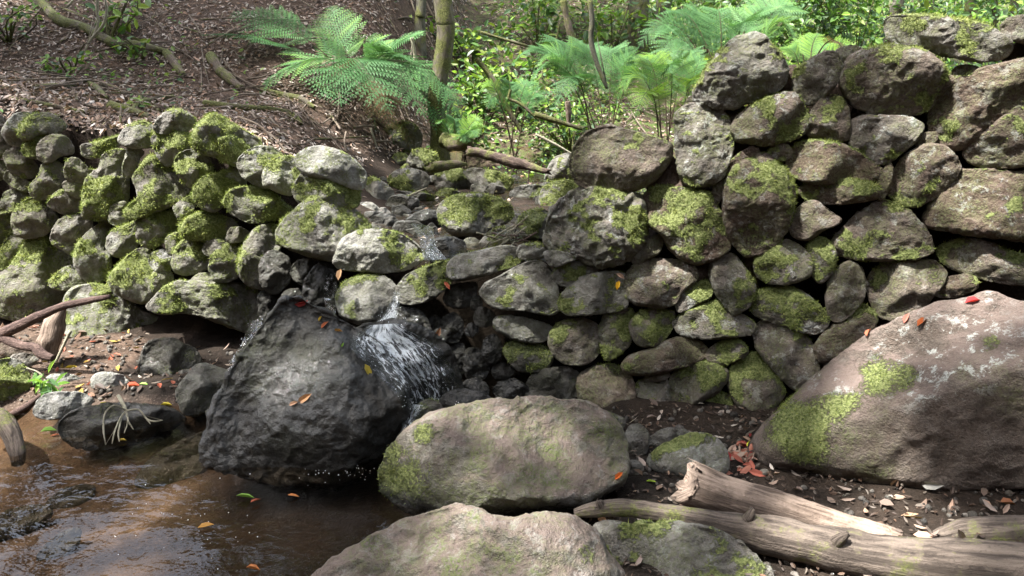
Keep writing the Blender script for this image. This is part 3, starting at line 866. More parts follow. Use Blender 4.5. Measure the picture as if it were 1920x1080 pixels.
RIGHT = [  # moss, mud, lichen, tone, outline
 (.26, .4, .2, .1, [1030,645, 1035,620, 1050,605, 1075,598, 1105,600, 1122,615, 1125,645, 1118,668, 1095,682, 1065,683, 1042,670]),
 (.34, .3, .3, .1, [1124,640, 1126,605, 1138,585, 1160,577, 1185,580, 1192,600, 1185,630, 1178,650, 1155,668, 1138,675, 1130,658]),
 (.46, .4, .3, .1, [1180,612, 1190,592, 1212,581, 1240,580, 1262,585, 1265,600, 1255,625, 1235,645, 1210,650, 1190,640]),
 (.22, .7, .3, .1, [1167,685, 1180,668, 1215,655, 1245,640, 1275,632, 1300,635, 1325,655, 1318,672, 1290,685, 1240,698, 1200,703, 1175,698]),
 (.22, .5, .2, .0, [1324,665, 1335,650, 1365,635, 1390,640, 1402,660, 1385,675, 1355,684, 1332,680]),
 (.66, .3, .6, .1, [1263,605, 1280,590, 1310,575, 1345,565, 1370,580, 1400,595, 1415,610, 1405,628, 1370,632, 1320,635, 1280,628]),
 (.32, .3, .8, .1, [1266,570, 1275,552, 1300,535, 1325,527, 1335,545, 1330,560, 1300,575, 1275,585]),
 (.24, .6, .4, .2, [1170,530, 1178,508, 1200,492, 1235,486, 1280,490, 1305,505, 1305,525, 1280,545, 1265,570, 1230,575, 1195,570, 1175,555]),
 (.20, .4, .3, .1, [1185,485, 1192,465, 1215,448, 1235,440, 1242,455, 1235,475, 1210,488, 1190,494]),
 (.40, .3, .5, .2, [1331,510, 1338,488, 1358,476, 1380,480, 1395,500, 1412,525, 1415,555, 1400,578, 1375,588, 1352,565, 1338,540]),
 (.38, .2, .8, .25, [1024,435, 1035,400, 1060,370, 1100,356, 1150,358, 1190,372, 1205,400, 1207,440, 1195,470, 1160,490, 1125,497, 1090,480, 1050,470, 1030,455]),
 (.30, .8, .5, .1, [1205,400, 1212,365, 1240,350, 1290,355, 1330,365, 1350,395, 1362,430, 1366,465, 1340,485, 1300,492, 1265,475, 1240,440, 1215,420]),
 (.12, .6, .2, .1, [1070,310, 1080,275, 1105,248, 1140,238, 1180,245, 1225,258, 1255,270, 1258,295, 1240,320, 1215,345, 1170,358, 1120,355, 1085,345]),
 (.50, .3, .7, .1, [1267,240, 1270,212, 1295,197, 1335,200, 1360,215, 1375,245, 1372,280, 1360,320, 1335,345, 1305,350, 1280,335, 1270,300]),
 (.34, .2, .6, .15, [1302,185, 1312,150, 1335,115, 1370,80, 1405,65, 1430,70, 1455,95, 1475,130, 1470,155, 1450,175, 1410,190, 1370,203, 1330,198]),
 (.10, .5, .2, .0, [1283,195, 1295,180, 1310,180, 1312,200, 1295,205]),
 (.42, .6, .5, .1, [1370,240, 1385,215, 1420,192, 1455,178, 1485,175, 1505,195, 1512,225, 1508,250, 1475,265, 1430,272, 1385,265, 1375,255]),
 (.32, .4, .4, .15, [1487,155, 1492,130, 1515,115, 1545,98, 1570,102, 1578,125, 1570,155, 1550,178, 1525,196, 1500,190, 1488,175]),
 (.22, .4, .4, .2, [1558,108, 1570,92, 1595,85, 1615,92, 1610,110, 1585,120, 1565,120]),
 (.42, .6, .3, .1, [1577,150, 1590,115, 1620,95, 1660,88, 1705,88, 1740,100, 1768,122, 1773,145, 1755,175, 1740,205, 1700,217, 1650,215, 1605,198, 1585,175]),
 (.50, .3, .5, .35, [1661,60, 1664,35, 1690,30, 1745,31, 1800,38, 1850,48, 1885,68, 1893,95, 1870,112, 1830,114, 1780,105, 1730,95, 1680,85]),
 (.10, .5, .3, .2, [1876,50, 1890,35, 1920,28, 1945,35, 1945,80, 1910,80, 1885,70]),
 (.42, .6, .3, .1, [1514,250, 1518,220, 1530,195, 1552,180, 1575,182, 1590,205, 1593,240, 1588,262, 1555,262, 1525,256]),
 (.42, .4, .9, .3, [1592,255, 1597,228, 1625,217, 1680,218, 1715,225, 1731,240, 1715,265, 1690,285, 1665,305, 1640,306, 1610,290, 1598,275]),
 (.28, .9, .3, .0, [1475,310, 1482,285, 1500,268, 1530,262, 1580,272, 1620,295, 1650,315, 1648,335, 1610,342, 1560,345, 1510,340, 1485,328]),
 (.10, .6, .4, .2, [1438,285, 1452,272, 1475,270, 1485,285, 1475,300, 1455,300]),
 (.08, .9, .2, .0, [1352,325, 1360,308, 1385,288, 1410,275, 1422,280, 1418,295, 1395,312, 1370,328, 1355,332]),
 (.20, .6, .2, .0, [1335,360, 1340,342, 1352,328, 1358,340, 1355,365, 1345,385, 1336,380]),
 (.46, .7, .4, .1, [1357,400, 1360,350, 1375,315, 1405,298, 1435,292, 1462,310, 1482,340, 1488,375, 1480,415, 1460,450, 1430,472, 1400,476, 1375,455, 1362,425]),
 (.32, .7, .5, .1, [1499,360, 1510,345, 1540,340, 1580,335, 1625,340, 1648,355, 1640,372, 1600,380, 1550,382, 1515,375]),
 (.05, .9, .2, .0, [1643,345, 1655,320, 1668,305, 1675,320, 1670,350, 1655,375, 1645,370]),
 (.20, .7, .5, .2, [1665,360, 1675,325, 1695,295, 1725,275, 1760,272, 1790,290, 1800,315, 1785,340, 1760,365, 1725,385, 1690,383]),
 (.30, .6, .3, .0, [1482,430, 1488,400, 1510,380, 1530,377, 1550,392, 1575,410, 1570,420, 1540,435, 1515,450, 1490,445]),
 (.36, .6, .5, .2, [1560,460, 1575,435, 1605,405, 1640,380, 1665,378, 1700,395, 1730,425, 1745,455, 1742,475, 1700,485, 1640,487, 1580,480]),
 (.14, 1., .3, .1, [1740,225, 1755,190, 1790,150, 1840,130, 1890,118, 1945,115, 1945,200, 1900,215, 1860,240, 1810,275, 1770,280, 1750,260]),
 (.06, .8, .3, .1, [1748,188, 1765,160, 1790,128, 1810,122, 1835,128, 1830,140, 1790,155, 1765,180]),
 (.34, .7, .6, .2, [1808,290, 1825,260, 1860,230, 1900,205, 1945,200, 1945,300, 1920,310, 1870,315, 1830,308]),
 (.12, .8, .6, .3, [1735,410, 1745,375, 1765,345, 1790,325, 1840,320, 1900,325, 1945,330, 1945,430, 1920,450, 1870,445, 1830,440, 1780,432, 1742,425]),
 (.10, .7, .2, .0, [1715,265, 1730,250, 1755,248, 1758,262, 1740,275, 1720,275]),
 (.40, .6, .5, .2, [1758,470, 1775,455, 1810,448, 1860,455, 1900,475, 1945,480, 1945,530, 1900,533, 1850,525, 1800,510, 1770,495]),
 (.34, .4, .8, .3, [1415,495, 1425,470, 1450,455, 1480,452, 1505,465, 1522,490, 1520,515, 1490,530, 1450,532, 1422,520]),
 (.42, .4, .5, .2, [1512,480, 1520,455, 1540,445, 1558,455, 1568,475, 1565,505, 1550,525, 1535,530, 1520,512]),
 (.42, .5, .4, .2, [1548,560, 1555,525, 1575,500, 1595,490, 1615,505, 1622,530, 1618,560, 1600,585, 1575,602, 1555,595]),
 (.30, .6, .3, .1, [1627,530, 1640,505, 1670,492, 1720,490, 1750,490, 1772,510, 1765,535, 1745,560, 1720,590, 1690,600, 1655,595, 1635,570]),
 (.16, .8, .2, .1, [1748,545, 1765,525, 1800,515, 1828,520, 1832,540, 1800,555, 1765,558]),
 (.50, .4, .9, .3, [1406,570, 1415,550, 1445,541, 1480,540, 1515,555, 1545,585, 1552,605, 1530,625, 1490,618, 1450,605, 1415,590]),
 (.30, .5, .5, .2, [1414,625, 1425,605, 1445,600, 1475,610, 1510,630, 1532,665, 1532,695, 1515,718, 1490,728, 1460,705, 1435,675, 1418,650]),
 (.34, .7, .3, .0, [1526,655, 1540,630, 1565,605, 1590,580, 1620,573, 1642,590, 1640,615, 1620,640, 1590,660, 1560,680, 1535,678]),
 (.40, .5, .3, .1, [1365,710, 1375,685, 1400,668, 1425,662, 1445,685, 1465,715, 1470,740, 1450,765, 1420,780, 1390,765, 1370,740]),
 (.36, .4, .3, .0, [1256,715, 1265,698, 1295,680, 1330,679, 1360,690, 1365,710, 1345,735, 1310,755, 1280,763, 1260,745]),
 (.34, .3, .3, .2, [1186,760, 1187,730, 1200,715, 1225,705, 1250,712, 1255,740, 1270,765, 1278,785, 1240,803, 1205,798, 1190,780]),
 (.20, .6, .2, .0, [1082,725, 1088,702, 1110,690, 1145,684, 1175,695, 1188,720, 1188,750, 1170,775, 1140,780, 1105,765, 1088,748]),
 (.40, .2, .6, .3, [1289,785, 1300,765, 1320,748, 1345,735, 1370,745, 1380,770, 1400,790, 1405,805, 1370,818, 1335,820, 1305,810, 1292,798]),
 (.10, .5, .2, .0, [1205,712, 1225,697, 1250,696, 1256,705, 1240,715]),
 (.05, .8, .2, .0, [1048,530, 1130,500, 1180,500, 1190,520, 1150,530, 1080,540]),
]
for i, (mo, mu, li, to, poly) in enumerate(RIGHT):
    stone('stone', poly, moss=mo, mud=mu * 1.3, lichen=li, tone=to * .8, parent=wall_r, algae=.6, rough=1.9 if i == 10 else 1.0,
          dy=.1 if i in (15, 18, 54) else 0, dust=.45)
for poly, dy in (([1215,352, 1245,320, 1262,295, 1285,335, 1305,350, 1335,360, 1300,374, 1240,364], .06),
                 ([1462,165, 1474,130, 1494,126, 1494,175, 1505,195, 1470,195], .08),
                 ([1440,205, 1475,180, 1500,190, 1512,215, 1480,226, 1445,222], .1),
                 ([1425,272, 1480,262, 1502,280, 1470,302, 1435,300], .1),
                 ([1345,205, 1385,195, 1402,215, 1378,242, 1350,226], .08),
                 ([1362,262, 1402,266, 1398,292, 1370,297], .08),
                 ([1880,118, 1893,88, 1945,72, 1945,125, 1900,128], .08),
                 ([1290,500, 1330,485, 1345,520, 1340,560, 1310,535], .08),
                 ([1395,470, 1420,450, 1425,500, 1420,540, 1402,510], .08),
                 ([1500,270, 1520,240, 1600,262, 1590,290, 1540,285], .1)):
    s = stone('packed_soil', poly, moss=0, mud=2.5, lichen=0, tone=0, algae=0, parent=wall_r, dy=dy, facets=1, rough=1.5)

# ------------------------------------------------------------------ boulders and stream rocks that stand by themselves
def rock(label, poly, **kw):
    o = stone('boulder' if kw.pop('big', False) else 'rock', poly, **kw)
    return tag(o, label, 'rock', kw.get('group'))

B_WET = rock('big black wet boulder below the waterfall with a red leaf on its peak',
     [378,845, 398,775, 430,700, 470,640, 505,590, 530,562, 560,558, 590,575, 630,592, 665,612, 705,640, 745,690, 775,735, 778,770, 755,800, 730,830, 705,865, 665,895, 620,912, 560,912, 500,902, 435,885, 388,872],
     big=True, gz=-.12, T=.80, moss=0, mud=.1, lichen=.15, wet=.95, tone=.05, algae_at=[(480, 650, 60, .9), (440, 720, 40, .7), (600, 700, 60, .5), (540, 820, 50, .5)], moss_at=[(452, 680, 16, .7), (500, 610, 14, .6), (420, 760, 12, .5)], planes=[(.25, .55, .85, .72), (-.15, -.30, .9, .82), (-.75, .25, .6, .62)], facets=3, rough=1.2, sub=7, tuft=.5)
B_LEDGE = rock('wet stone ledge that the waterfall spreads over, beside the black boulder',
     [640,640, 670,615, 720,600, 770,605, 820,628, 852,670, 868,725, 850,760, 800,775, 760,790, 715,765, 670,700],
     big=True, Y=2.98, T=.75, moss=.1, wet=1., lichen=.1, tone=.1, algae=.5, planes=[(.1, .75, .7, .5)], facets=1, sub=6, tuft=.4)
B_FRONT = rock('large rounded grey boulder with a pinkish top in front of the wall',
     [710,905, 715,870, 735,835, 775,795, 830,768, 900,755, 960,748, 1010,744, 1060,748, 1110,757, 1150,785, 1172,830, 1176,870, 1160,905, 1110,940, 1050,957, 990,964, 940,968, 860,970, 790,964, 740,944],
     big=True, gz=-.06, T=.95, moss=0, mud=.35, lichen=.2, tone=0, dust=.8, algae_at=[(940, 850, 260, .75), (1030, 850, 90, 1), (1120, 810, 45, 1), (960, 830, 50, .8), (860, 900, 50, .5)], moss_at=[(742, 895, 60, .8), (795, 815, 22, .8), (740, 850, 36, .75)], wetline=.03, planes=[(.0, .95, .5, .80), (-.6, -.1, .8, .80)], facets=2, rough=.8, sub=7, tuft=.35)
B_NEAR = rock('nearest boulder, grey and pink, cut off by the bottom edge',
     [575,1095, 605,1062, 650,1030, 720,1000, 780,970, 840,955, 880,955, 920,966, 960,974, 1010,964, 1070,970, 1110,995, 1140,1040, 1165,1090, 1150,1180, 900,1230, 650,1200, 560,1130],
     big=True, gz=-.18, T=.85, moss=0, mud=.45, lichen=.25, tone=.02, dust=.8, algae_at=[(850, 1060, 260, .6), (880, 1030, 80, 1), (970, 1060, 60, .9), (820, 1060, 60, .8), (700, 1040, 50, .5)], moss_at=[(1100, 1040, 18, .5), (690, 1015, 14, .5)], planes=[(.0, .95, .5, .72)], facets=2, rough=.8, sub=7, tuft=.3)
B_RIGHT = rock('huge sloping brown boulder with hanging moss at the right edge',
     [1408,850, 1420,815, 1460,770, 1520,715, 1580,660, 1640,620, 1720,580, 1800,555, 1850,547, 1900,560, 1980,600, 2050,700, 2060,850, 1980,900, 1880,917, 1800,922, 1700,920, 1600,910, 1500,892, 1430,877],
     big=True, gz=.03, T=.72, moss=0, mud=.8, lichen=.5, tone=.35, dust=.8, algae_at=[(1560, 830, 90, .8), (1880, 720, 50, .6)], moss_at=[(1510, 810, 62, .95), (1575, 765, 34, .9), (1640, 705, 30, .85), (1690, 700, 22, .7), (1860, 640, 16, .6)], lichen_at=[(1750, 665, 70, 1), (1850, 650, 70, 1), (1680, 690, 40, .9), (1560, 735, 36, .9), (1500, 775, 24, .8), (1790, 720, 30, .6)], planes=[(-.45, .75, .6, .55), (.34, -.42, .8, .62)], facets=1, rough=.6, sub=7, tuft=.9)
rock('pale grey triangular rock behind the broken log', [1212,862, 1230,840, 1270,820, 1310,810, 1345,822, 1365,850, 1362,885, 1320,900, 1260,892, 1220,878],
     gz=.0, T=.7, moss=.08, mud=.1, lichen=.6, tone=.45, wetline=.02, planes=[(-.3, .7, .7, .6)])
rock('flat grey rock beneath the driftwood log at the bottom edge', [1125,1010, 1160,985, 1220,978, 1300,985, 1360,1000, 1420,1040, 1450,1090, 1400,1160, 1200,1160, 1140,1090],
     gz=-.1, T=.6, moss=.2, mud=.3, lichen=.4, tone=.25, algae=.5, planes=[(.1, .9, .5, .6)], sub=6, tuft=.4)
rock('small dark grey rock wedged between the two front boulders', [1110,990, 1140,975, 1180,985, 1185,1020, 1160,1050, 1130,1040], gz=-.02, T=.6, moss=0, tone=.3)
rock('black pitted rock under the long wall stone, beside the mossy base boulder', [259,700, 262,672, 275,645, 295,636, 325,634, 345,645, 370,655, 377,685, 355,710, 310,717, 270,714],
     gz=.0, T=.8, moss=.12, wet=.75, lichen=.3, tone=.1, rough=1.4)
rock('smooth slate-grey rock leaning on the left flank of the black boulder', [330,735, 345,710, 365,685, 385,681, 415,690, 436,700, 424,725, 402,760, 375,780, 345,777],
     gz=-.02, T=.8, moss=0, wet=.30, tone=.15, mud=0, lichen=.1, planes=[(.2, .6, .75, .6)])
rock('flat black slab lying in the pool under pale twigs', [110,792, 140,770, 180,760, 230,755, 290,760, 335,772, 350,787, 320,803, 270,826, 200,842, 140,838, 112,815],
     gz=-.08, T=1.0, moss=.1, wet=.85, tone=.05, lichen=.1, planes=[(0, .95, .4, .35)])
rock('bright mossy stone at the left edge above the pool', [-30,720, -10,680, 15,672, 40,678, 55,700, 57,725, 30,742, 0,752, -30,752], gz=.02, T=.8, moss=.72, mud=.1, tone=.4)
rock('bluish wet stone at the pool edge left of the flat slab', [62,775, 75,745, 105,735, 145,735, 174,746, 165,764, 130,780, 90,787], gz=-.01, T=.8, moss=0, wet=.2, tone=.9, mud=0)
rock('grey flat stone with yellow leaves behind the flat slab', [170,715, 180,700, 205,698, 235,705, 252,722, 238,740, 200,738, 175,730], gz=.01, T=.8, moss=0, wet=.15, tone=.8, mud=0)
rock('pale wet stone under the leafy sprig', [82,718, 95,702, 125,700, 150,708, 162,722, 135,737, 100,734], gz=.01, T=.8, moss=0, wet=.15, tone=.9, mud=0)
rock('grey stone below the forked dark branch', [12,682, 25,665, 50,662, 70,672, 74,692, 45,702, 18,697], gz=.03, T=.8, moss=.05, tone=.2)
rock('tan flat stone tucked behind the forked branch', [-20,652, 20,640, 55,640, 88,650, 62,668, 20,675, -20,675], gz=.05, T=.8, moss=0, mud=.9, tone=.5, lichen=0)
rock('small blue-grey wet stone between the black rock and the slate rock', [327,712, 335,697, 355,693, 363,706, 350,720, 332,724], gz=-.01, T=.8, moss=0, wet=.5, tone=.4)
rock('small mossy rock parting the water at the foot of the falls', [760,800, 775,765, 800,748, 825,755, 832,778, 808,795, 780,812], Y=2.72, T=.8, moss=.35, wet=.6, algae=.8)
rock('low black rock behind the top of the large front boulder', [822,760, 840,735, 880,730, 918,742, 925,760, 880,775, 840,775], Y=2.86, T=.8, moss=0, wet=1)
rock('dark wet stone right of the large front boulder', [1166,835, 1178,800, 1200,795, 1217,815, 1212,850, 1185,855], gz=.0, T=.8, moss=0, wet=.6, tone=.1)
rock('low black stone at the foot of the wall behind the triangular rock', [1215,822, 1250,802, 1288,806, 1295,828, 1250,840, 1220,836], gz=.01, T=.8, moss=0, wet=.6, tone=.05)
rock('flat dark stone at the wall foot behind the large front boulder', [1080,782, 1125,768, 1170,785, 1165,806, 1110,808], gz=.02, T=.8, moss=.1, wet=.5, tone=.05)
rock('little pale wet pebble right of the large front boulder', [1166,880, 1180,864, 1198,864, 1208,880, 1190,892], gz=.01, T=.8, moss=0, wet=.35, tone=.5)
for lab, poly in (('dark stone under water beside the black boulder', [252,905, 280,862, 330,830, 385,812, 405,850, 380,900, 320,925, 270,925]),
                  ('dark stone under water in the lower left of the pool', [85,945, 120,915, 175,910, 170,945, 130,965, 95,968]),
                  ('dark stone under water at the left edge of the pool', [-30,985, 20,955, 80,945, 100,965, 60,1000, 0,1020, -30,1020]),
                  ('sunken stone in the bottom left corner of the pool', [70,1040, 110,1000, 150,990, 145,1025, 110,1060, 80,1065])):
    rock(lab, poly, gz=-.21, T=.5, moss=0, wet=.75, tone=0, mud=.3, lichen=0, facets=1, planes=[(0, .95, .4, .25)])

SR = [  # label, moss, wet, tone, ground z, outline
 ('broad domed rock in the middle of the stream above the weir', .30, .15, .15, .58, [820,400, 828,380, 850,367, 885,363, 925,368, 955,385, 964,403, 950,418, 925,427, 900,440, 860,443, 832,428]),
 ('green domed boulder under the large fern', .55, .0, .0, .78, [706,274, 715,250, 735,232, 765,227, 785,240, 792,262, 782,282, 750,291, 722,291]),
 ('mossy rock on the stream bank left of the short cut log', .45, .0, .15, .62, [727,337, 740,320, 765,315, 795,322, 806,335, 800,352, 770,361, 740,356]),
 ('rounded striped mossy rock behind the domed stream rock', .36, .1, .1, .60, [811,338, 822,322, 845,316, 870,318, 888,335, 890,348, 860,359, 825,357]),
 ('long low mossy rock below the fallen log', .50, .1, .05, .60, [868,322, 885,315, 915,318, 945,325, 963,336, 955,352, 925,363, 895,355, 878,338]),
 ('mossy yellowish rock at the end of the left wall', .50, .0, .2, .58, [684,350, 692,332, 715,338, 735,355, 739,367, 720,388, 695,388]),
 ('dark domed stone at the water edge above the weir', .15, .3, .1, .57, [722,387, 732,370, 750,364, 768,370, 784,390, 760,399, 735,398]),
 ('pale dry stone beside the pocked wall rock', .0, .0, .75, .56, [663,397, 678,380, 698,380, 712,392, 711,407, 690,414, 675,408]),
 ('little grey stone next to the pale dry stone', .0, .1, .5, .56, [704,402, 712,390, 724,390, 734,403, 722,412, 708,412]),
 ('thin flat mossy stone behind the dark domed stone', .35, .2, .1, .59, [759,372, 775,360, 795,360, 816,371, 805,380, 775,380]),
 ('narrow flat stone above the domed stream rock', .35, .2, .1, .60, [817,364, 830,354, 850,354, 866,363, 855,372, 830,372]),
 ('small round mossy stone behind the domed stream rock', .45, .1, .1, .60, [887,361, 895,349, 908,349, 915,359, 905,368, 890,368]),
 ('low wet stone right of the upper trickle', .25, .6, .1, .59, [955,367, 965,352, 990,346, 1015,348, 1023,362, 1010,374, 975,378]),
 ('layered mossy rock at the foot of the right wall by the stream', .35, .1, .2, .58, [1010,378, 1018,352, 1040,340, 1065,337, 1086,345, 1087,367, 1070,381, 1040,393, 1020,391]),
 ('upright rock with a mossy left side behind the right wall', .38, .0, .25, .62, [1022,338, 1030,308, 1045,292, 1070,288, 1082,310, 1077,338, 1050,346]),
 ('dark mossy rock in the gap left of the knobbly wall stone', .32, .3, .05, .57, [966,415, 985,398, 1010,390, 1032,400, 1032,428, 1020,445, 990,449, 973,434]),
 ('wet flat rock where the stream bends down to the falls', .15, .9, .1, .55, [760,414, 780,398, 805,392, 824,402, 827,428, 800,436, 773,429]),
 ('black wet rock under the domed stream rock', .0, 1., .0, .50, [798,468, 815,448, 845,443, 872,455, 870,481, 835,492, 806,486]),
 ('small mossy stone under the domed stream rock', .45, .3, .0, .51, [863,468, 872,448, 890,446, 904,460, 896,478, 871,479]),
 ('small grey-green stone beside the washed-up twigs', .40, .2, .2, .52, [896,461, 908,443, 925,442, 937,456, 926,473, 904,475]),
 ('little mossy stone right of the domed stream rock', .45, .1, .1, .54, [921,434, 930,416, 942,418, 950,433, 939,444, 924,443]),
 ('wet blue-grey stone in the small rapid', .0, .8, .4, .54, [698,428, 712,410, 738,406, 750,421, 736,435, 709,436]),
 ('grey stone just under the green domed boulder', .30, .0, .2, .72, [733,300, 742,288, 760,288, 774,301, 766,313, 741,313]),
 ('rough mossy rock left of the leaning trunk', .45, .0, .2, .74, [763,300, 775,282, 795,278, 819,288, 822,304, 795,315, 770,311]),
 ('low mossy stone behind the stream bank rock', .40, .0, .2, .68, [748,318, 765,304, 785,303, 800,313, 797,328, 764,328]),
 ('smooth brown stone behind the pocked wall rock', .12, .0, .2, .88, [543,283, 555,268, 578,265, 597,276, 591,291, 565,296, 547,293]),
 ('small grey stone in the leaf litter beside the mossy yellowish rock', .05, .0, .3, .62, [692,333, 702,314, 718,312, 729,326, 723,341, 701,343]),
 ('dark green stone at the left edge behind the wall', .60, .0, .0, 1.02, [-18,224, 0,203, 18,201, 31,212, 29,230, 0,236]),
 ('wet flat stone between two stream rocks above the pool', .05, .9, .2, .57, [690,420, 700,405, 725,400, 742,405, 735,418, 710,426]),
]
for lab, mo, we, to, gz, poly in SR:
    gz += .01
    rock(lab, poly, gz=gz - .02, moss=mo, wet=we, tone=to, mud=.15, lichen=.3, algae=.4, T=.85)

rs = np.random.default_rng(404)
cob = []
for k in range(60):
    px, py = rs.uniform(690, 1030), rs.uniform(338, 452)
    if 815 < px < 970 and 360 < py < 445: continue
    g = ground_hit(px, py)
    if g[2] > .75 or g[1] < 3.35: continue
    sz = rs.uniform(.022, .065) / g[1] * FPX
    an = np.sort(rs.uniform(0, 2 * np.pi, 8))
    poly = [c for a in an for c in (px + math.cos(a) * sz * rs.uniform(.8, 1.2) * 1.25, py - .3 * sz + math.sin(a) * sz * rs.uniform(.55, .8))]
    o = stone('cobble', poly, gz=g[2] - .015, moss=0, wet=rs.uniform(.3, .9), tone=rs.uniform(0, .3), mud=.1, lichen=.2, sub=4)
    cob.append(STONES.pop())
    at_ = [a.data[0].value for a in (o.data.attributes['wet'], o.data.attributes['tone'])]
    cob[-1] = cob[-1] + tuple(at_)
    me = o.data
    bpy.data.objects.remove(o); bpy.data.meshes.remove(me)
V = np.concatenate([c[1] for c in cob]); nv = np.cumsum([0] + [len(c[1]) for c in cob])
F = np.concatenate([c[2] + nv[i] for i, c in enumerate(cob)])
wv_, tv_ = (np.concatenate([np.full(len(c[1]), c[j]) for c in cob]) for j in (4, 5))
tag(obj('stream_cobbles', raw_mesh('stream_cobbles', V, F, dict(moss=0, mud=.1, lichen=.2, wet=wv_, tone=tv_, algae=.3, dust=0)), M_STONE), 'small wet cobbles of the stream bed above the weir', 'cobbles', kind='stuff')

# the wall runs on a little past both edges of the frame
rs = np.random.default_rng(77)
for par, x0, x1, y0, y1, sx, sy in ((wall_l, -300, -45, 245, 585, 68, 58), (wall_r, 1985, 2200, 60, 560, 115, 92)):
    row = 0
    y = y0
    while y < y1:
        x = x0 + (row % 2) * sx * .5
        while x < x1:
            an = np.arange(9) / 9 * 2 * np.pi + rs.uniform(-.2, .2, 9)
            ra = rs.uniform(.85, 1.12, 9)
            cx, cy = x + rs.normal(0, 4), y + rs.normal(0, 4)
            poly = [v for a, q in zip(an, ra) for v in (cx + math.cos(a) * q * sx * .54, cy + math.sin(a) * q * sy * .54)]
            stone('stone', poly, moss=rs.uniform(.05, .5), mud=.5, lichen=.3, tone=.1, parent=par, algae=.7, sub=4)
            x += sx
        y += sy * .93
        row += 1


# ------------------------------------------------------------------ builders for wood, leaves, ferns
def spline(pts, n):
    P = np.asarray(pts, float)
    Q = np.concatenate([[2 * P[0] - P[1]], P, [2 * P[-1] - P[-2]]])
    seg = len(P) - 1
    out = []
    for i in range(n):
        s = i / (n - 1) * seg
        k = min(int(s), seg - 1)
        t = s - k
        p0, p1, p2, p3 = Q[k], Q[k + 1], Q[k + 2], Q[k + 3]
        out.append(.5 * (2 * p1 + (p2 - p0) * t + (2 * p0 - 5 * p1 + 4 * p2 - p3) * t * t + (-p0 + 3 * p1 - 3 * p2 + p3) * t ** 3))
    return np.array(out)

def tube(pts, radii, seg=10, n=None, lump=.12, seed=0, freq=6.0, ragged=0.0):
    """a knotty tapering limb along pts; returns verts, quads, uv"""
    n = n or max(6, len(pts) * 6)
    C = spline(pts, n)
    rr = np.interp(np.linspace(0, 1, n), np.linspace(0, 1, len(radii)), radii)
    Tn = np.gradient(C, axis=0)
    Tn /= np.linalg.norm(Tn, axis=1, keepdims=True)
    ref = np.array([.31, .17, .93]) if abs(Tn[0][2]) < .8 else np.array([1.0, .1, 0])
    V, UV = [], []
    A = np.cross(Tn[0], ref); A /= np.linalg.norm(A)
    ln = 0
    for i in range(n):
        if i: ln += np.linalg.norm(C[i] - C[i - 1])
        A = A - Tn[i] * np.dot(A, Tn[i]); A /= np.linalg.norm(A)
        B = np.cross(Tn[i], A)
        th = np.arange(seg) / seg * 2 * np.pi
        ring = np.cos(th)[:, None] * A + np.sin(th)[:, None] * B
        off = np.zeros(seg)
        if ragged and i in (0, n - 1):
            off = np.random.default_rng(seed).uniform(-ragged, ragged, seg)
        V.append(C[i] + ring * rr[i] + Tn[i] * off[:, None])
        UV.append(np.stack([th / (2 * np.pi), np.full(seg, ln / max(.05, 4 * max(radii)))], 1))
    V = np.concatenate(V); UV = np.concatenate(UV)
    if lump:
        cidx = np.repeat(np.arange(n), seg)
        dv = V - C[cidx]
        q = V * freq / max(.03, max(radii)) * .06 + seed * 7.7
        V = C[cidx] + dv * (1 + lump * (1.4 * fbm(q, 3, seed)) + .35 * lump * (1 - 2 * np.abs(fbm(q * 3.1, 2, seed + 4))))[:, None]
    F = []
    for i in range(n - 1):
        for k in range(seg):
            a, b = i * seg + k, i * seg + (k + 1) % seg
            F.append((a, b, b + seg, a + seg))
    V = np.concatenate([V, [C[0]], [C[-1]]])
    UV = np.concatenate([UV, [[.5, 0]], [[.5, ln]]])
    e = len(V)
    for k in range(0, seg, 2):
        F.append((e - 2, (k + 2) % seg, k + 1, k))
        o = (n - 1) * seg
        F.append((e - 1, o + k, o + k + 1, o + (k + 2) % seg))
    return V, np.array(F), UV

def tube_obj(name, pts, radii, mat, label=None, cat=None, parent=None, group=None, **kw):
    V, F, UV = tube(pts, radii, **kw)
    c = np.asarray(pts[0], float)
    if parent is not None:
        return child(name, raw_mesh(name, V, F, uv=UV), mat, parent)
    o = obj(name, raw_mesh(name, V - c, F, uv=UV), mat, None, c)
    return tag(o, label, cat, group)

def join_tubes(list_of):
    Vs, Fs, Us, k = [], [], [], 0
    for V, F, U in list_of:
        Vs.append(V); Fs.append(F + k); Us.append(U); k += len(V)
    return np.concatenate(Vs), np.concatenate(Fs), np.concatenate(Us)

def unit(v):
    v = np.asarray(v, float)
    return v / np.maximum(np.linalg.norm(v, axis=-1, keepdims=True), 1e-9)

def leaf_batch(P, D, Nn, L, W, col, curl=.15):
    """oval leaves: P base, D direction, Nn normal; 4 triangles each, folded along the midrib"""
    n = len(P)
    D = unit(D)
    S = unit(np.cross(D, Nn))
    U = np.cross(S, D)
    L = np.asarray(L).reshape(-1, 1); W = np.asarray(W).reshape(-1, 1)
    cu = np.broadcast_to(np.asarray(curl, float).reshape(-1, 1), (n, 1))
    b = P
    def pt(a, s, h): return P + D * L * a + S * W * s + U * (L * cu * h)
    pts = np.stack([b, pt(.28, .42, .5), pt(.66, .40, .35), pt(1.0, 0, -.55), pt(.66, -.40, .35), pt(.28, -.42, .5)], 1)
    base = np.arange(n)[:, None] * 6
    F = np.concatenate([base + [[0, 1, 2]], base + [[0, 2, 3]], base + [[0, 3, 4]], base + [[0, 4, 5]]])
    return pts.reshape(-1, 3), F, np.repeat(np.asarray(col).reshape(-1, 3), 6, 0)

def rand_unit(r, n):
    return unit(r.normal(0, 1, (n, 3)))

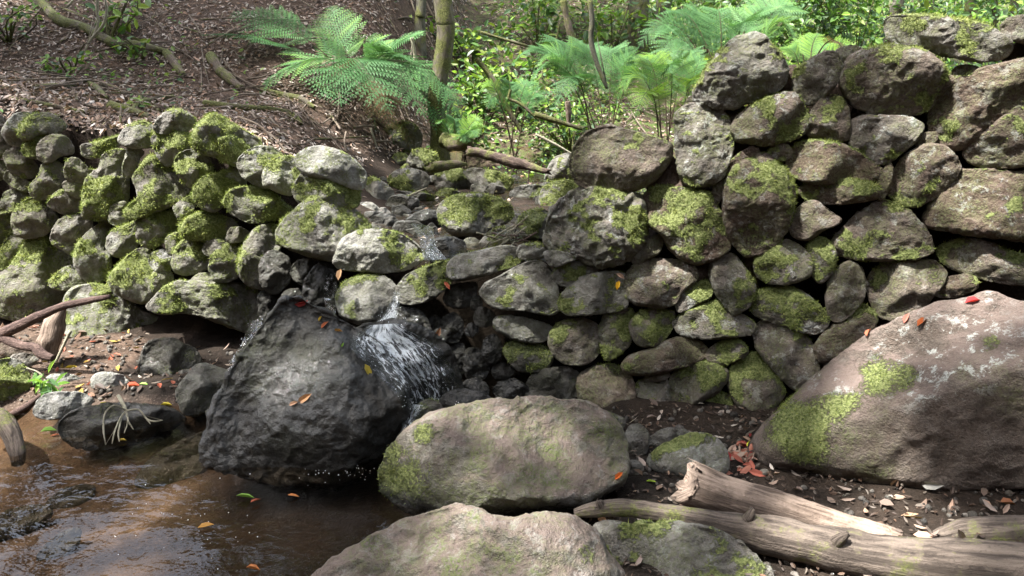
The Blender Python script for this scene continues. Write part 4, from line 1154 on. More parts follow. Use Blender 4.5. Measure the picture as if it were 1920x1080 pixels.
FG1, FG2, FG3 = np.array([.042, .105, .034]), np.array([.086, .190, .068]), np.array([.175, .290, .042])

def frond(root, base, apex, tip, lmax, hue, r, pairs=18, name='frond', dead=False):
    base, apex, tip = (np.asarray(p, float) for p in (base, apex, tip))
    n = 60
    t = np.linspace(0, 1, n)[:, None]
    # quadratic curve that passes through the apex at t = .55
    ta = .55
    ctrl = (apex - (1 - ta) ** 2 * base - ta ** 2 * tip) / (2 * ta * (1 - ta))
    C = (1 - t) ** 2 * base + 2 * t * (1 - t) * ctrl + t * t * tip
    Tn = unit(np.gradient(C, axis=0))
    length = np.linalg.norm(np.diff(C, axis=0), axis=1).sum()
    twist = r.normal(0, .35)
    V, F, col, k = [], [], [], 0
    for j in range(pairs):
        s = j / pairs
        tt = .42 + .58 * (1 - (1 - s) ** 1.15)
        i = min(n - 1, int(tt * (n - 1)))
        T0 = Tn[i]
        up = np.array([0, -.25, 1.0]) + .2 * r.normal(0, 1, 3) * .5
        up = unit(up - T0 * np.dot(up, T0))
        S0 = np.cross(T0, up)
        S0 = unit(S0 * math.cos(twist) + up * math.sin(twist))
        Lp = lmax * (1 - s) ** .85 * min(1, .55 + s * 3.2) * r.uniform(.88, 1.08)
        for sg in (-1, 1):
            d0 = unit(S0 * sg * .86 + T0 * .50 + up * .06)
            m = max(4, int(14 * (1 - s) + 3))
            q = np.linspace(0, 1, m)
            droop = -.18 * Lp * q ** 2
            pc = C[i] + d0 * (Lp * q)[:, None] + np.array([0, 0, 1.0]) * droop[:, None] + T0 * (.10 * Lp * q ** 2)[:, None]
            pt_ = unit(np.gradient(pc, axis=0))
            ps = unit(np.cross(pt_, up))
            ll = .24 * Lp * (1 - q) ** .75 * np.minimum(1, .6 + 2 * q) + .004
            wl_ = Lp / m * .50
            rb = np.concatenate([pc - ps * .0012, pc + ps * .0012])
            V.append(rb); col.append(np.tile(FG1, (len(rb), 1)))
            F.append(np.stack([np.arange(m - 1), np.arange(m - 1) + m, np.arange(m - 1) + m + 1, np.arange(m - 1) + 1], 1) + k)
            k += len(rb)
            for sg2 in (-1, 1):
                ld = unit(ps * sg2 * .9 + pt_ * .45)
                a = pc - pt_ * wl_ * .9
                b = pc + ld * (ll * .5)[:, None] - pt_ * wl_ * .55
                c = pc + ld * ll[:, None] + pt_ * wl_ * .1 + np.array([0, 0, -.12]) * ll[:, None]
                d = pc + ld * (ll * .45)[:, None] + pt_ * wl_ * .75
                V.append(np.stack([a, b, c, d], 1).reshape(-1, 3))
                F.append(np.arange(m * 4).reshape(-1, 4) + k)
                k += m * 4
                tone = np.clip(hue + r.normal(0, .10) + .25 * (q - .3), 0, 1)[:, None]
                cl = np.where(tone < .5, lerp(FG1, FG2, tone * 2), lerp(FG2, FG3, tone * 2 - 1))
                if dead: cl = np.array([.17, .105, .055]) * (.6 + .8 * tone)
                col.append(np.repeat(cl, 4, 0))
    rs = unit(np.cross(Tn, np.array([.1, -.2, 1.0]))) * .0022
    rb = np.concatenate([C - rs, C + rs])[:]
    V.append(rb); col.append(np.tile(FG1, (len(rb), 1)))
    F.append(np.stack([np.arange(n - 1), np.arange(n - 1) + n, np.arange(n - 1) + n + 1, np.arange(n - 1) + 1], 1) + k)
    fo = child(name, raw_mesh(name, np.concatenate(V), np.concatenate(F), cols=np.concatenate(col), smooth=False), M_FERN, root)
    sv, sf, su = tube(C[::6], np.interp(np.linspace(0, 1, 5), [0, 1], [.0055, .0012]), seg=5, n=24, lump=0)
    st = child('stalk', raw_mesh('stalk', sv, sf, uv=su), M_STALK, fo)
    return fo

M_STALK = make_wood_material('fern_stalk', (.030, .022, .014), (.075, .055, .030), 0, (3, 1, 1))

def fern(label, basepx, Y, tips, lmax, hue, seed, group='ferns on the stream banks', dead=1):
    r = np.random.default_rng(seed)
    b0 = at(basepx[0], basepx[1], Y)
    b0[2] = ground_z(b0[0], b0[1]) - .02
    root = tag(empty('fern', b0), label, 'fern', group)
    for (tx, ty, ax, ay, dY) in tips:
        tip = at(tx, ty, Y + dY)
        apex = at(ax, ay, Y + dY * .5)
        b = b0 + np.array([r.normal(0, .05), r.normal(0, .05), 0])
        frond(root, b, apex, tip, lmax * r.uniform(.85, 1.1), hue + r.normal(0, .2), r)
    for k in range(dead):
        a = r.uniform(-2.6, -.5)
        e = b0 + np.array([math.cos(a) * .5, math.sin(a) * .35, 0])
        e[2] = ground_z(e[0], e[1]) + .03
        frond(root, b0, lerp(b0, e, .5) + np.array([0, 0, .22]), e, lmax * .5, .4, r, dead=True)
    return root

def foliage_part(name, centers, spread, count, size, cols, r, root, mat=None, flat=.6):
    centers = np.asarray(centers, float)
    idx = r.integers(0, len(centers), count)
    P = centers[idx] + r.normal(0, 1, (count, 3)) * np.asarray(spread)
    Nn = unit(r.normal(0, 1, (count, 3)) * (1 - flat) + np.array([0, -.3, 1]) * flat)
    D = unit(np.cross(Nn, rand_unit(r, count)))
    L = r.uniform(.7, 1.25, count) * size
    cols = np.asarray(cols)
    ci = r.integers(0, len(cols), count)
    c = cols[ci] * r.uniform(.75, 1.25, (count, 1))
    V, F, cc = leaf_batch(P, D, Nn, L, L * .58, c)
    o = child(name, raw_mesh(name, V, F, cols=cc, smooth=False), mat or M_LEAF, root)
    o['kind'] = 'stuff'
    return o

GREENS = np.array([[.070, .150, .025], [.110, .210, .035], [.160, .260, .040], [.060, .120, .045], [.200, .270, .045]])
DARKGREENS = np.array([[.030, .065, .020], [.045, .090, .025], [.055, .105, .030]])

def shrub(name, label, p, h, w, nstem, nleaf, size, cols, seed, group='leafy shrubs on the bank'):
    r = np.random.default_rng(seed)
    p = np.array([p[0], p[1], ground_z(p[0], p[1]) - .03])
    root = tag(empty(name, p), label, 'shrub', group)
    cs, tubes = [], []
    for k in range(nstem):
        a = r.uniform(0, 2 * np.pi)
        e = p + np.array([math.cos(a) * w * r.uniform(.3, 1), math.sin(a) * w * r.uniform(.3, 1), h * r.uniform(.55, 1)])
        m = lerp(p, e, .5) + np.array([0, 0, .15 * h]) + r.normal(0, .04, 3)
        tubes.append((p, m, e))
        for q in np.linspace(.3, 1, 6):
            cs.append((1 - q) ** 2 * p + 2 * q * (1 - q) * m + q * q * e)
    for tpts in tubes:
        V, F, U = tube(tpts, [.009, .006, .003], seg=5, n=9, lump=0)
        child('stem', raw_mesh('stem', V, F, uv=U), M_ROOT, root)
    foliage_part('foliage', cs, (w * .16, w * .16, h * .07), nleaf, size, cols, r, root)
    return root

def tree(label, pts, radii, crown_c, crown_r, nleaf, seed, mat, size=.13, group='trees of the forest', name='tree'):
    """trunk along pts, limbs, and a gappy crown overhead"""
    r = np.random.default_rng(seed)
    pts = [np.asarray(p, float) for p in pts]
    root = tag(empty(name, pts[0]), label, 'tree', group)
    V, F, U = tube(pts, radii, seg=14, n=60, lump=.09, seed=seed)
    child('trunk', raw_mesh('trunk', V, F, uv=U), mat, root)
    top = pts[-1]
    cs = []
    crown_c = np.asarray(crown_c, float)
    for k in range(9):
        e = crown_c + rand_unit(r, 1)[0] * np.array(crown_r) * r.uniform(.6, 1.0)
        s = lerp(pts[-2], top, r.uniform(.2, 1))
        m = lerp(s, e, .5) + r.normal(0, .15, 3)
        V, F, U = tube([s, m, e], [radii[-1] * .6, radii[-1] * .35, .012], seg=7, n=10, lump=.05, seed=seed + k)
        child('limb', raw_mesh('limb', V, F, uv=U), mat, root)
        for q in np.linspace(.35, 1, 5):
            cs.append(lerp(lerp(s, m, q), lerp(m, e, q), q))
    if nleaf:
        cs = np.array(cs)
        cs = np.concatenate([cs, cs[r.integers(0, len(cs), 40)] + r.normal(0, .35, (40, 3))])
        idx = r.integers(0, len(cs), nleaf)
        P = cs[idx] + r.normal(0, .30, (nleaf, 3))
        keep = sun_gap(P)
        P = P[keep]
        n = len(P)
        Nn = unit(r.normal(0, .6, (n, 3)) + np.array([0, 0, .7]))
        D = unit(np.cross(Nn, rand_unit(r, n)))
        L = r.uniform(.7, 1.3, n) * size
        c = DARKGREENS[r.integers(0, 3, n)] * r.uniform(.8, 1.5, (n, 1))
        V, F, cc = leaf_batch(P, D, Nn, L, L * .6, c)
        o = child('crown', raw_mesh('crown', V, F, cols=cc, smooth=False), M_LEAF, root)
    return root

GAPS = []        # (point, radius): openings cut in the crowns so the sun reaches chosen spots
def sun_gap(P):
    keep = np.ones(len(P), bool)
    for g, rad in GAPS:
        w = P - g
        tt = w @ SUN_DIR
        dist = np.linalg.norm(w - tt[:, None] * SUN_DIR, axis=1)
        keep &= ~((dist < rad) & (tt > 0))
    return keep

# ------------------------------------------------------------------ openings cut in the crowns to aim sun at chosen spots
for (px, py, Y, rad) in ((430, 300, 3.9, .75), (300, 360, 3.95, .55), (620, 380, 3.6, .55), (700, 450, 3.4, .35), (400, 430, 3.8, .45),
                         (180, 600, 3.7, .22), (900, 780, 2.4, .14), (1060, 790, 2.4, .12), (1000, 1000, 2.0, .16), (1550, 960, 2.0, .45), (1330, 890, 2.2, .25),
                         (1730, 600, 2.6, .30), (1850, 570, 2.6, .26), (1560, 730, 2.5, .22), (100, 730, 3.3, .50), (200, 720, 3.2, .3), (60, 980, 2.1, .30), (250, 850, 2.5, .25),
                         (700, 120, 6.2, .9), (1000, 150, 6.5, 1.2), (1350, 80, 5.5, 1.0), (1560, 60, 8, 1.6), (1760, 60, 3.1, .30), (540, 700, 2.7, .22), (480, 640, 2.8, .15), (1650, 430, 2.9, .12), (1470, 560, 2.95, .12), (1330, 600, 3.0, .12), (1110, 420, 3.2, .16), (1400, 130, 3.2, .16), (1280, 420, 3.1, .14), (1550, 320, 3.0, .14), (1700, 160, 3.0, .16), (1820, 380, 2.85, .16), (1200, 540, 3.1, .12), (1080, 640, 3.1, .12), (1350, 790, 2.8, .12), (1420, 390, 3.1, .14), (1160, 265, 3.2, .22), (1320, 230, 3.2, .14), (1390, 95, 3.2, .18), (860, 400, 3.8, .2), (950, 490, 3.2, .16)):
    GAPS.append((at(px, py, Y), rad))

# ------------------------------------------------------------------ trees: trunks seen at the top, crowns overhead
def trunk_pts(pxs, Y, lean, top):
    """pxs: (px, py) up to the frame edge, first is the base on the ground; then on up to height top"""
    b = ground_hit(*pxs[0])
    Yb = b[1] if Y is None else Y
    out = [np.array([at(*pxs[0], Yb)[0], Yb, ground_z(at(*pxs[0], Yb)[0], Yb) - .1])]
    for q in pxs[1:]:
        out.append(at(*q, Yb))
    last = out[-1]
    out.append(last + np.array([lean[0] * .4, lean[1] * .4, (top - last[2]) * .4]))
    out.append(np.array([last[0] + lean[0], last[1] + lean[1], top]))
    return out

def place_tree(label, pxs, Y, rpx, lean, top, nleaf, seed, mat, cr=(1.7, 1.7, 1.1)):
    pts = trunk_pts(pxs, Y, lean, top)
    r0 = rpx / FPX * pts[1][1]
    tree(label, pts, [r0 * 1.35] + [r0] * (len(pxs) - 1) + [r0 * .9, r0 * .6], pts[-1] + np.array([0, 0, .3]), cr, nleaf, seed, mat)

place_tree('slender mossy tree with a wavy trunk right of the large fern', [(822, 288), (824, 245), (818, 200), (823, 150), (832, 100), (836, 50), (830, 0)], 6.3, 16, (-.3, .2), 5.0, 1500, 11, M_MOSSBARK)
place_tree('straight grey tree, left one of the pair behind the right ferns', [(1194, 78), (1196, 40), (1199, 0)], 9.0, 17, (.1, .3), 6.5, 1500, 12, M_BARK)
place_tree('straight grey tree, right one of the pair behind the right ferns', [(1232, 56), (1240, 20), (1245, 0)], 9.6, 14, (.5, .3), 6.8, 1500, 13, M_BARK)
place_tree('dark tree trunk above the middle of the large fern', [(616, 45), (612, 20), (608, 0)], 9.0, 17, (-.2, .4), 6.0, 1500, 14, M_BARK)
place_tree('thin dark trunk above the left fronds, left of its neighbour', [(458, 60), (456, 30), (455, 0)], 8.2, 6, (-.3, .2), 4.6, 700, 15, M_BARK, (1.1, 1.1, .7))
place_tree('thin dark trunk above the left fronds, right of its neighbour', [(484, 75), (483, 30), (481, 0)], 7.8, 7, (.2, .2), 4.8, 700, 16, M_BARK, (1.1, 1.1, .7))
place_tree('mossy leaning trunk between the dark trunk and the wavy tree', [(690, 35), (694, 15), (697, 0)], 8.6, 12, (.6, .4), 6.0, 900, 17, M_MOSSBARK)
place_tree('narrow dark trunk just left of the wavy mossy tree', [(786, 62), (788, 30), (790, 0)], 7.8, 9, (.2, .5), 6.0, 900, 18, M_BARK)
for k, (lab, px, py, w, Y, px2) in enumerate((
        ('dark slanting trunk above the flat top slab', 1672, 30, 11, 12, 1686), ('slim trunk second from the slanting one above the top slab', 1714, 40, 8, 13, 1718),
        ('thin trunk third from the slanting one above the top slab', 1744, 40, 5, 14, 1748), ('mossy trunk above the middle of the top slab', 1822, 48, 9, 13, 1820),
        ('pair-like slim trunk right of the mossy one above the slab', 1868, 45, 6, 15, 1866), ('rightmost far trunk at the top right corner', 1898, 42, 8, 14, 1904),
        ('faint far trunk behind the ferns, left of the slab', 1640, 40, 4, 18, 1641), ('faint far trunk above the grey-topped boulder', 1420, 60, 5, 17, 1424))):
    place_tree(lab, [(px, py), ((px + px2) / 2, py / 2), (px2, 0)], Y, w * .9, (.3, .3), 7.5, 700, 30 + k, M_MOSSBARK if 'mossy' in lab else M_BARK, (1.8, 1.8, 1.2))
# unseen trees added round the camera to shade the wall, pool and slope
for k, (lab, x, y, top, lean) in enumerate((
        ('unseen added shade tree on the bank left of the clearing', -3.6, 1.2, 5.6, (.5, .3)), ('unseen added shade tree on the right bank beside the wall', 3.6, 2.4, 5.8, (-.9, .5)),
        ('leaning unseen tree added to shade the right wall, crown over the pool', -2.0, -.8, 5.6, (1.0, 2.6)), ('unseen added shade tree behind the camera on the left', -2.2, -2.6, 6.0, (.6, .8)), ('unseen added shade tree behind the camera on the right', 2.4, -1.6, 6.0, (-.4, .9)),
        ('tall unseen shade tree added on the hillside beyond the left wall', -4.6, 6.2, 6.6, (.9, -.6)), ('crooked unseen shade tree added at the left end of the wall', -5.4, 4.4, 5.8, (.6, .4)))):
    z = ground_z(x, y) - .1
    tree(lab, [(x, y, z), (x + lean[0] * .2, y, z + 1.6), (x + lean[0] * .6, y + lean[1] * .5, z + 3.2), (x + lean[0], y + lean[1], top)], [.17, .13, .11, .07],
         (x + lean[0] * 1.2, y + lean[1] * 1.2, top + .3), (2.1, 2.1, 1.2), 4600 if 'leaning' in lab else 5000, 60 + k, M_BARK, .18)

# ------------------------------------------------------------------ ferns
fern('large green fern with long arching fronds above the left wall', (690, 268), 6.4, [
    (462, 186, 590, 110, -.5), (372, 66, 520, 82, -.1), (428, 26, 540, 52, .2), (800, 224, 715, 115, -.7), (862, 218, 775, 120, -.3),
    (790, 64, 735, 90, .3), (620, 10, 640, 80, .5), (735, 215, 668, 112, -1.0), (560, 140, 620, 112, .1), (890, 262, 800, 170, -.1), (700, 62, 690, 110, .6), (760, 110, 715, 105, -.4), (640, 200, 640, 130, -.9)], .40, .36, 101, dead=4)
fern('blue-green fern in the hollow behind the big round wall stone', (1140, 232), 5.7, [
    (955, 128, 1040, 108, .1), (990, 165, 1060, 128, -.2), (1015, 96, 1070, 102, .4), (1085, 100, 1110, 112, .3), (1150, 96, 1145, 130, .2), (1190, 128, 1170, 130, -.1), (1040, 205, 1085, 150, -.4), (1220, 170, 1180, 150, -.3), (1000, 130, 1065, 115, 0)], .27, .30, 102)
fern('tall fern with spreading fronds behind the grey-topped boulder', (1370, 185), 5.2, [
    (1195, 92, 1280, 58, 0), (1235, 60, 1300, 40, .3), (1290, 40, 1325, 48, .5), (1340, 24, 1352, 60, .3), (1455, 42, 1405, 40, .2), (1520, 52, 1445, 30, .1), (1500, 92, 1440, 55, -.2), (1225, 130, 1290, 82, -.3), (1400, 60, 1385, 70, -.3), (1475, 28, 1430, 22, .5)], .26, .48, 103)
fern('yellow-green fern low between the round stone and the upright stone', (1262, 236), 4.7, [
    (1155, 192, 1210, 152, 0), (1180, 150, 1225, 130, .2), (1215, 122, 1242, 132, .3), (1300, 118, 1280, 128, .2), (1330, 150, 1300, 140, 0), (1190, 225, 1225, 180, -.3), (1310, 190, 1290, 165, -.2), (1255, 140, 1260, 150, -.2)], .20, .80, 104)
fern('bright fern peeping over the wall beside the small top stone', (1510, 170), 4.6, [
    (1470, 92, 1490, 100, .1), (1535, 62, 1522, 92, .2), (1580, 82, 1548, 92, .1), (1605, 112, 1565, 105, 0), (1500, 72, 1505, 100, .3), (1450, 120, 1480, 118, -.1)], .17, .75, 105)
fern('small grey-green fern above the fallen log in the gully', (960, 222), 6.3, [
    (900, 175, 930, 170, 0), (915, 205, 935, 190, -.2), (1000, 168, 980, 172, .1), (1020, 195, 995, 185, -.1), (955, 160, 957, 178, .1)], .18, .35, 106)
fern('small fern beside the foot of the wavy mossy tree', (858, 262), 6.0, [
    (905, 232, 880, 238, 0), (895, 258, 878, 250, -.2), (822, 232, 838, 240, -.1), (850, 225, 853, 240, .1), (880, 268, 870, 255, -.2)], .14, .6, 107)

# ------------------------------------------------------------------ shrubs and undergrowth
SH = [('bright yellow-green shrub right of the wavy tree, low on the bank', 905, 120, 7.4, .55, .5, 260, .075), ('leafy shrub at the top edge right of the wavy tree', 890, 40, 8.3, .7, .6, 300, .085),
      ('pale green shrub above the gully, left of the hanging liana', 975, 70, 7.6, .7, .6, 320, .08), ('leafy shrub at the top edge above the gully', 1010, 20, 9.0, .8, .7, 300, .09),
      ('leafy shrub hanging over the bank right of the hanging liana', 1075, 110, 6.8, .5, .5, 220, .07), ('dense shrub under the pair of grey trees', 1150, 40, 9.0, .8, .7, 300, .09),
      ('small leafy shrub beside the wavy trunk above the leaf litter', 880, 170, 6.9, .4, .4, 160, .06)]
SH += [('sparse leafy sapling hanging at the top left beside the vines', 200, 60, 6.4, .45, .4, 60, .09), ('low seedling shrub at the top left edge', 20, 95, 6.3, .3, .4, 70, .06),
       ('low dark seedling shrub in the middle of the left slope', 130, 130, 5.9, .16, .35, 70, .05), ('small seedling beside the mossy limb on the slope', 265, 120, 6.2, .2, .25, 40, .06)]
for k, (lab, px, py, Y, h, w, nl, sz) in enumerate(SH):
    p = at(px, py, Y)
    shrub('shrub', lab, p, h, w, 7, nl, sz, GREENS, 200 + k)
far = [('far green bush behind the tall fern', 1420, 9.5, 1.4), ('far green bush above the small top stone', 1520, 10.5, 1.7), ('far green bush left of the top slab', 1610, 9.5, 1.5),
       ('far green bush behind the slanting trunk', 1690, 13.5, 1.6), ('far green bush above the middle of the top slab', 1780, 15, 1.8), ('far green bush at the top right corner', 1880, 15.5, 1.9),
       ('far green bush behind the pair of grey trees', 1260, 12, 1.8), ('far green bush right of the pair of grey trees', 1330, 10.5, 1.6), ('far green bush high in the gully', 1060, 11, 1.5)]
for k, (lab, px, Y, h) in enumerate(far):
    p = at(px, 60, Y)
    shrub('bush', lab, p, h, h * .8, 12, 900, .085, GREENS[[0, 1, 2, 4]] if k % 2 else GREENS[[0, 1, 3]], 230 + k, 'bushes far back in the forest')

r = np.random.default_rng(5)
# the far wood reads as one mass of leaves
root = None
n = 42000
P = np.stack([np.zeros(n), r.uniform(8.5, 26, n), np.zeros(n)], 1)
P[:, 0] = r.uniform(.02, 1, n) * P[:, 1] * .95
P[:, 2] = height(P[:, 0], P[:, 1]) + r.random(n) ** 1.3 * 3.6
keepm = fbm(P * .8, 3, 77) > -.18
P = P[keepm]; n = len(P)
Nn = unit(r.normal(0, .5, (n, 3)) + np.array([0, -.4, .7]))
D = unit(np.cross(Nn, rand_unit(r, n)))
L = r.uniform(.05, .13, n) * (.6 + P[:, 1] / 25)
c = np.concatenate([GREENS, DARKGREENS])[r.integers(0, 8, n)] * r.uniform(.7, 1.2, (n, 1))
V, F, cc = leaf_batch(P, D, Nn, L, L * .6, c)
o = obj('far_forest_foliage', raw_mesh('far_forest_foliage', V, F, cols=cc, smooth=False), M_LEAF)
tag(o, 'mass of far green leaves filling the wood behind the wall', 'foliage', kind='stuff')
# seedlings and creepers on the bank and the slope
n = 9000
x, y = r.uniform(-4.5, 3.4, n), r.uniform(4.4, 10, n)
dens = lerp(.06, 1.0, sstep(-.6, .5, x - .15 * (y - 6))) * sstep(5.4, 6.6, y + .6 * x)
dens = np.maximum(dens, .12 * sstep(-1.5, -2.5, x))
keepm = (r.random(n) < dens) & (fbm(np.stack([x, y, 0 * x], 1) * 2.2, 2, 31) > -.15)
x, y = x[keepm], y[keepm]
k = len(x)
x, y = np.repeat(x, 5) + r.normal(0, .05, k * 5), np.repeat(y, 5) + r.normal(0, .05, k * 5)
n = len(x)
P = np.stack([x, y, height(x, y) + r.uniform(.0, .10, n)], 1)
Nn = unit(r.normal(0, .4, (n, 3)) + np.array([0, -.3, .8]))
D = unit(np.cross(Nn, rand_unit(r, n)))
L = r.uniform(.025, .055, n)
V, F, cc = leaf_batch(P, D, Nn, L, L * .65, GREENS[r.integers(0, 5, n)] * r.uniform(.6, 1.2, (n, 1)))
tag(obj('ground_cover', raw_mesh('ground_cover', V, F, cols=cc, smooth=False), M_LEAF), 'small green seedlings and creepers on the forest floor', 'ground cover', kind='stuff')

# ------------------------------------------------------------------ leaf litter
LIT = np.array([[.26, .20, .165], [.34, .28, .235], [.17, .12, .095], [.22, .15, .11], [.12, .085, .065], [.42, .37, .32], [.30, .19, .13]])
def litter(name, label, n, xr, yr, dens, size, seed, cols=LIT, lift=.02):
    r = np.random.default_rng(seed)
    x, y = r.uniform(*xr, n), r.uniform(*yr, n)
    k = r.random(n) < dens(x, y)
    x, y = x[k], y[k]
    n = len(x)
    e = .02
    z = height(x, y)
    sx, sy = (height(x + e, y) - z) / e, (height(x, y + e) - z) / e
    ok = (np.abs(sx) < 1.8) & (np.abs(sy) < 1.8)
    x, y, z, sx, sy = x[ok], y[ok], z[ok], sx[ok], sy[ok]
    n = len(x)
    Nn = unit(np.stack([-sx, -sy, np.ones(n)], 1) + r.normal(0, .38, (n, 3)))
    D = unit(np.cross(Nn, rand_unit(r, n)))
    P = np.stack([x, y, z + r.uniform(.002, lift, n)], 1)
    L = r.uniform(.55, 1.3, n) * size
    c = cols[r.integers(0, len(cols), n)] * r.uniform(.65, 1.2, (n, 1))
    V, F, cc = leaf_batch(P, D, Nn, L, L * r.uniform(.3, .55, n), c, r.uniform(-.25, .3, n))
    return tag(obj(name, raw_mesh(name, V, F, cols=cc, smooth=False), M_LITTER), label, 'leaf litter', kind='stuff')

behind = lambda x, y: np.clip((y - wall_y(x) - .04) * 12, 0, 1)
LIT = LIT * np.array([.50, .46, .42])
litter('leaf_litter', 'thick brown leaf litter on the forest slope', 95000, (-5.5, 3.5), (3.6, 10.5),
       lambda x, y: behind(x, y) * np.where(x < -.55, 1.0, .35) * np.clip(.75 + 1.3 * fbm(np.stack([x, y, 0 * x], 1) * 3, 3, 83), .12, 1) * sstep(.72, .86, height(x, y)), .038, 41)
litter('leaf_litter', 'dead leaves gathered along the back of the left wall', 9000, (-3.6, -.6), (3.5, 5.2),
       lambda x, y: np.where((y - wall_y(x) > .16) & (y - wall_y(x) < .95), 1.0, 0) * sstep(.72, .86, height(x, y)), .045, 45)
litter('leaf_litter', 'sodden leaves among the stones at the left pool edge', 1500, (-3.2, -.9), (2.9, 3.9),
       lambda x, y: np.where(y < wall_y(x) - .05, .5, 0) * sstep(.0, .03, height(x, y)), .045, 42, np.concatenate([LIT, [[.26, .07, .035], [.26, .18, .04]]]))
litter('leaf_debris', 'fine dark leaf debris on the damp bank at the right', 5200, (.15, 2.6), (1.5, 3.0),
       lambda x, y: np.where(y < wall_y(x) - .05, .8, 0), .022, 46, LIT * .6)
litter('leaf_litter', 'dry leaves scattered on dark soil below the huge right boulder', 1300, (.15, 2.6), (1.5, 3.0),
       lambda x, y: np.where(y < wall_y(x) - .05, .45, 0), .045, 43)
litter('leaf_litter', 'scattered dead leaves and debris along the stream bed above the weir', 900, (-.9, 1.4), (3.6, 6.6),
       lambda x, y: .35 + 0 * x, .04, 44)

# ------------------------------------------------------------------ logs, roots, branches
def gpts(pix, lift=0.0):
    return [ground_hit(px, py, lift) for px, py in pix]

def ypts(pix):
    return [at(px, py, Y) for px, py, Y in pix]

# long driftwood limb across the lower right corner
drift = tube_obj('driftwood_log', ypts([(1078, 962, 2.10), (1115, 955, 2.09), (1180, 952, 2.07), (1260, 965, 2.04), (1360, 985, 2.00), (1480, 1010, 1.95), (1620, 1040, 1.88), (1780, 1062, 1.80), (1990, 1085, 1.70)]),
         [.012, .022, .025, .030, .040, .054, .066, .072, .075], M_DRIFT, 'long weathered grey driftwood log lying across the bottom right corner', 'log', seg=26, n=120, lump=.22, seed=3, freq=5)
for k, (a, b, c) in enumerate(([(1395, 985, 1.985), (1405, 968, 1.97), (1412, 955, 1.97)], [(1560, 1030, 1.90), (1575, 1010, 1.87), (1590, 1000, 1.86)], [(1128, 955, 2.085), (1124, 944, 2.08), (1122, 938, 2.08)])):
    V, F, U = tube(ypts([a, b, c]), [.022, .014, .008], seg=9, n=10, lump=.2, seed=70 + k, ragged=.006)
    child('stub', raw_mesh('stub', V, F, uv=U), M_DRIFT, drift)
broken = tube_obj('broken_log', ypts([(1288, 905, 2.17), (1345, 925, 2.16), (1450, 955, 2.13), (1560, 990, 2.09), (1680, 1020, 2.04), (1770, 1040, 2.0)]),
         [.070, .066, .060, .055, .045, .012], M_BROKEN, 'thick pale broken log with splintered wood behind the driftwood', 'log', seg=26, n=70, lump=.13, seed=5, ragged=.03)
tube_obj('mossy_log', ypts([(1740, 1015, 2.02), (1800, 1005, 2.0), (1880, 1000, 1.98), (2000, 995, 1.95)]), [.02, .045, .052, .055], M_DRIFT,
         'short reddish log with moss spots at the right edge', 'log', seg=20, n=40, lump=.15, seed=6)
# forked dark branch at the left edge
fb = tube_obj('forked_branch', ypts([(-20, 640, 3.32), (12, 622, 3.30), (60, 600, 3.28), (110, 577, 3.26), (160, 565, 3.25), (206, 556, 3.24)]), [.030, .026, .022, .018, .015, .009],
              M_DARKWOOD, 'forked dark brown branch at the left edge in front of the mossy base boulder', 'branch', seg=14, n=50, lump=.16, seed=8)
V, F, U = tube(ypts([(5, 632, 3.30), (40, 648, 3.26), (66, 652, 3.24), (80, 665, 3.22), (100, 672, 3.20)]), [.022, .020, .019, .022, .014], seg=12, n=30, lump=.15, seed=9)
child('side_branch', raw_mesh('side_branch', V, F, uv=U), M_DARKWOOD, fb)
tube_obj('bark_slab', ypts([(92, 672, 3.38), (95, 640, 3.40), (103, 605, 3.42), (118, 575, 3.44)]), [.035, .055, .052, .02], M_BROKEN, 'upright slab of brown split bark behind the forked branch', 'bark', seg=14, n=26, lump=.3, seed=10, ragged=.03)
tube_obj('peeled_stick', ypts([(104, 680, 3.16), (118, 650, 3.17), (132, 620, 3.18)]), [.006, .006, .007], M_PALEWOOD, 'short peeled pale stick standing against the mossy base boulder', 'stick', seg=6, n=12, lump=.08, seed=11)
tube_obj('root', ypts([(-30, 775, 2.85), (0, 785, 2.80), (20, 810, 2.74), (32, 845, 2.66), (34, 870, 2.62)]), [.036, .036, .034, .028, .02], M_DRIFT, 'grey curved root dipping into the pool at the left edge', 'root', seg=14, n=30, lump=.15, seed=12)
tube_obj('wet_stick', ypts([(15, 780, 3.0), (45, 765, 3.04), (75, 742, 3.10)]), [.014, .014, .009], M_DARKWOOD, 'short black wet stick beside the bluish wet stone', 'stick', seg=8, n=14, lump=.12, seed=13)
# pale branching twig on the flat slab
tw = tube_obj('branched_twig', ypts([(222, 742, 2.86), (232, 760, 2.80), (236, 770, 2.77)]), [.007, .007, .006], M_PALEWOOD, 'pale branching twig hanging over the flat black slab into the pool', 'twig', seg=6, n=12, lump=.1, seed=14)
for k, pl in enumerate(([(236, 770, 2.77), (215, 760, 2.75), (197, 775, 2.72), (194, 805, 2.66), (198, 834, 2.62)], [(236, 770, 2.77), (225, 785, 2.72), (215, 810, 2.66), (210, 832, 2.62)],
                        [(228, 780, 2.74), (222, 812, 2.66), (224, 828, 2.63)], [(236, 770, 2.77), (240, 790, 2.72), (233, 812, 2.67)], [(236, 770, 2.77), (260, 768, 2.76), (275, 785, 2.74), (290, 790, 2.72), (305, 788, 2.72)],
                        [(275, 785, 2.74), (282, 795, 2.71)], [(240, 790, 2.71), (250, 805, 2.69)])):
    V, F, U = tube(ypts(pl), [.004] + [.0034] * (len(pl) - 2) + [.0015], seg=5, n=16, lump=.1, seed=20 + k)
    child('twig', raw_mesh('twig', V, F, uv=U), M_PALEWOOD, tw)
sp = tag(empty('leafy_sprig', at(75, 705, 3.12)), 'fresh green leafy sprig lying at the left pool edge', 'sprig')
V, F, U = tube(ypts([(50, 690, 3.14), (72, 698, 3.12), (90, 715, 3.10), (105, 730, 3.07)]), [.004, .004, .003, .002], seg=5, n=12, lump=0)
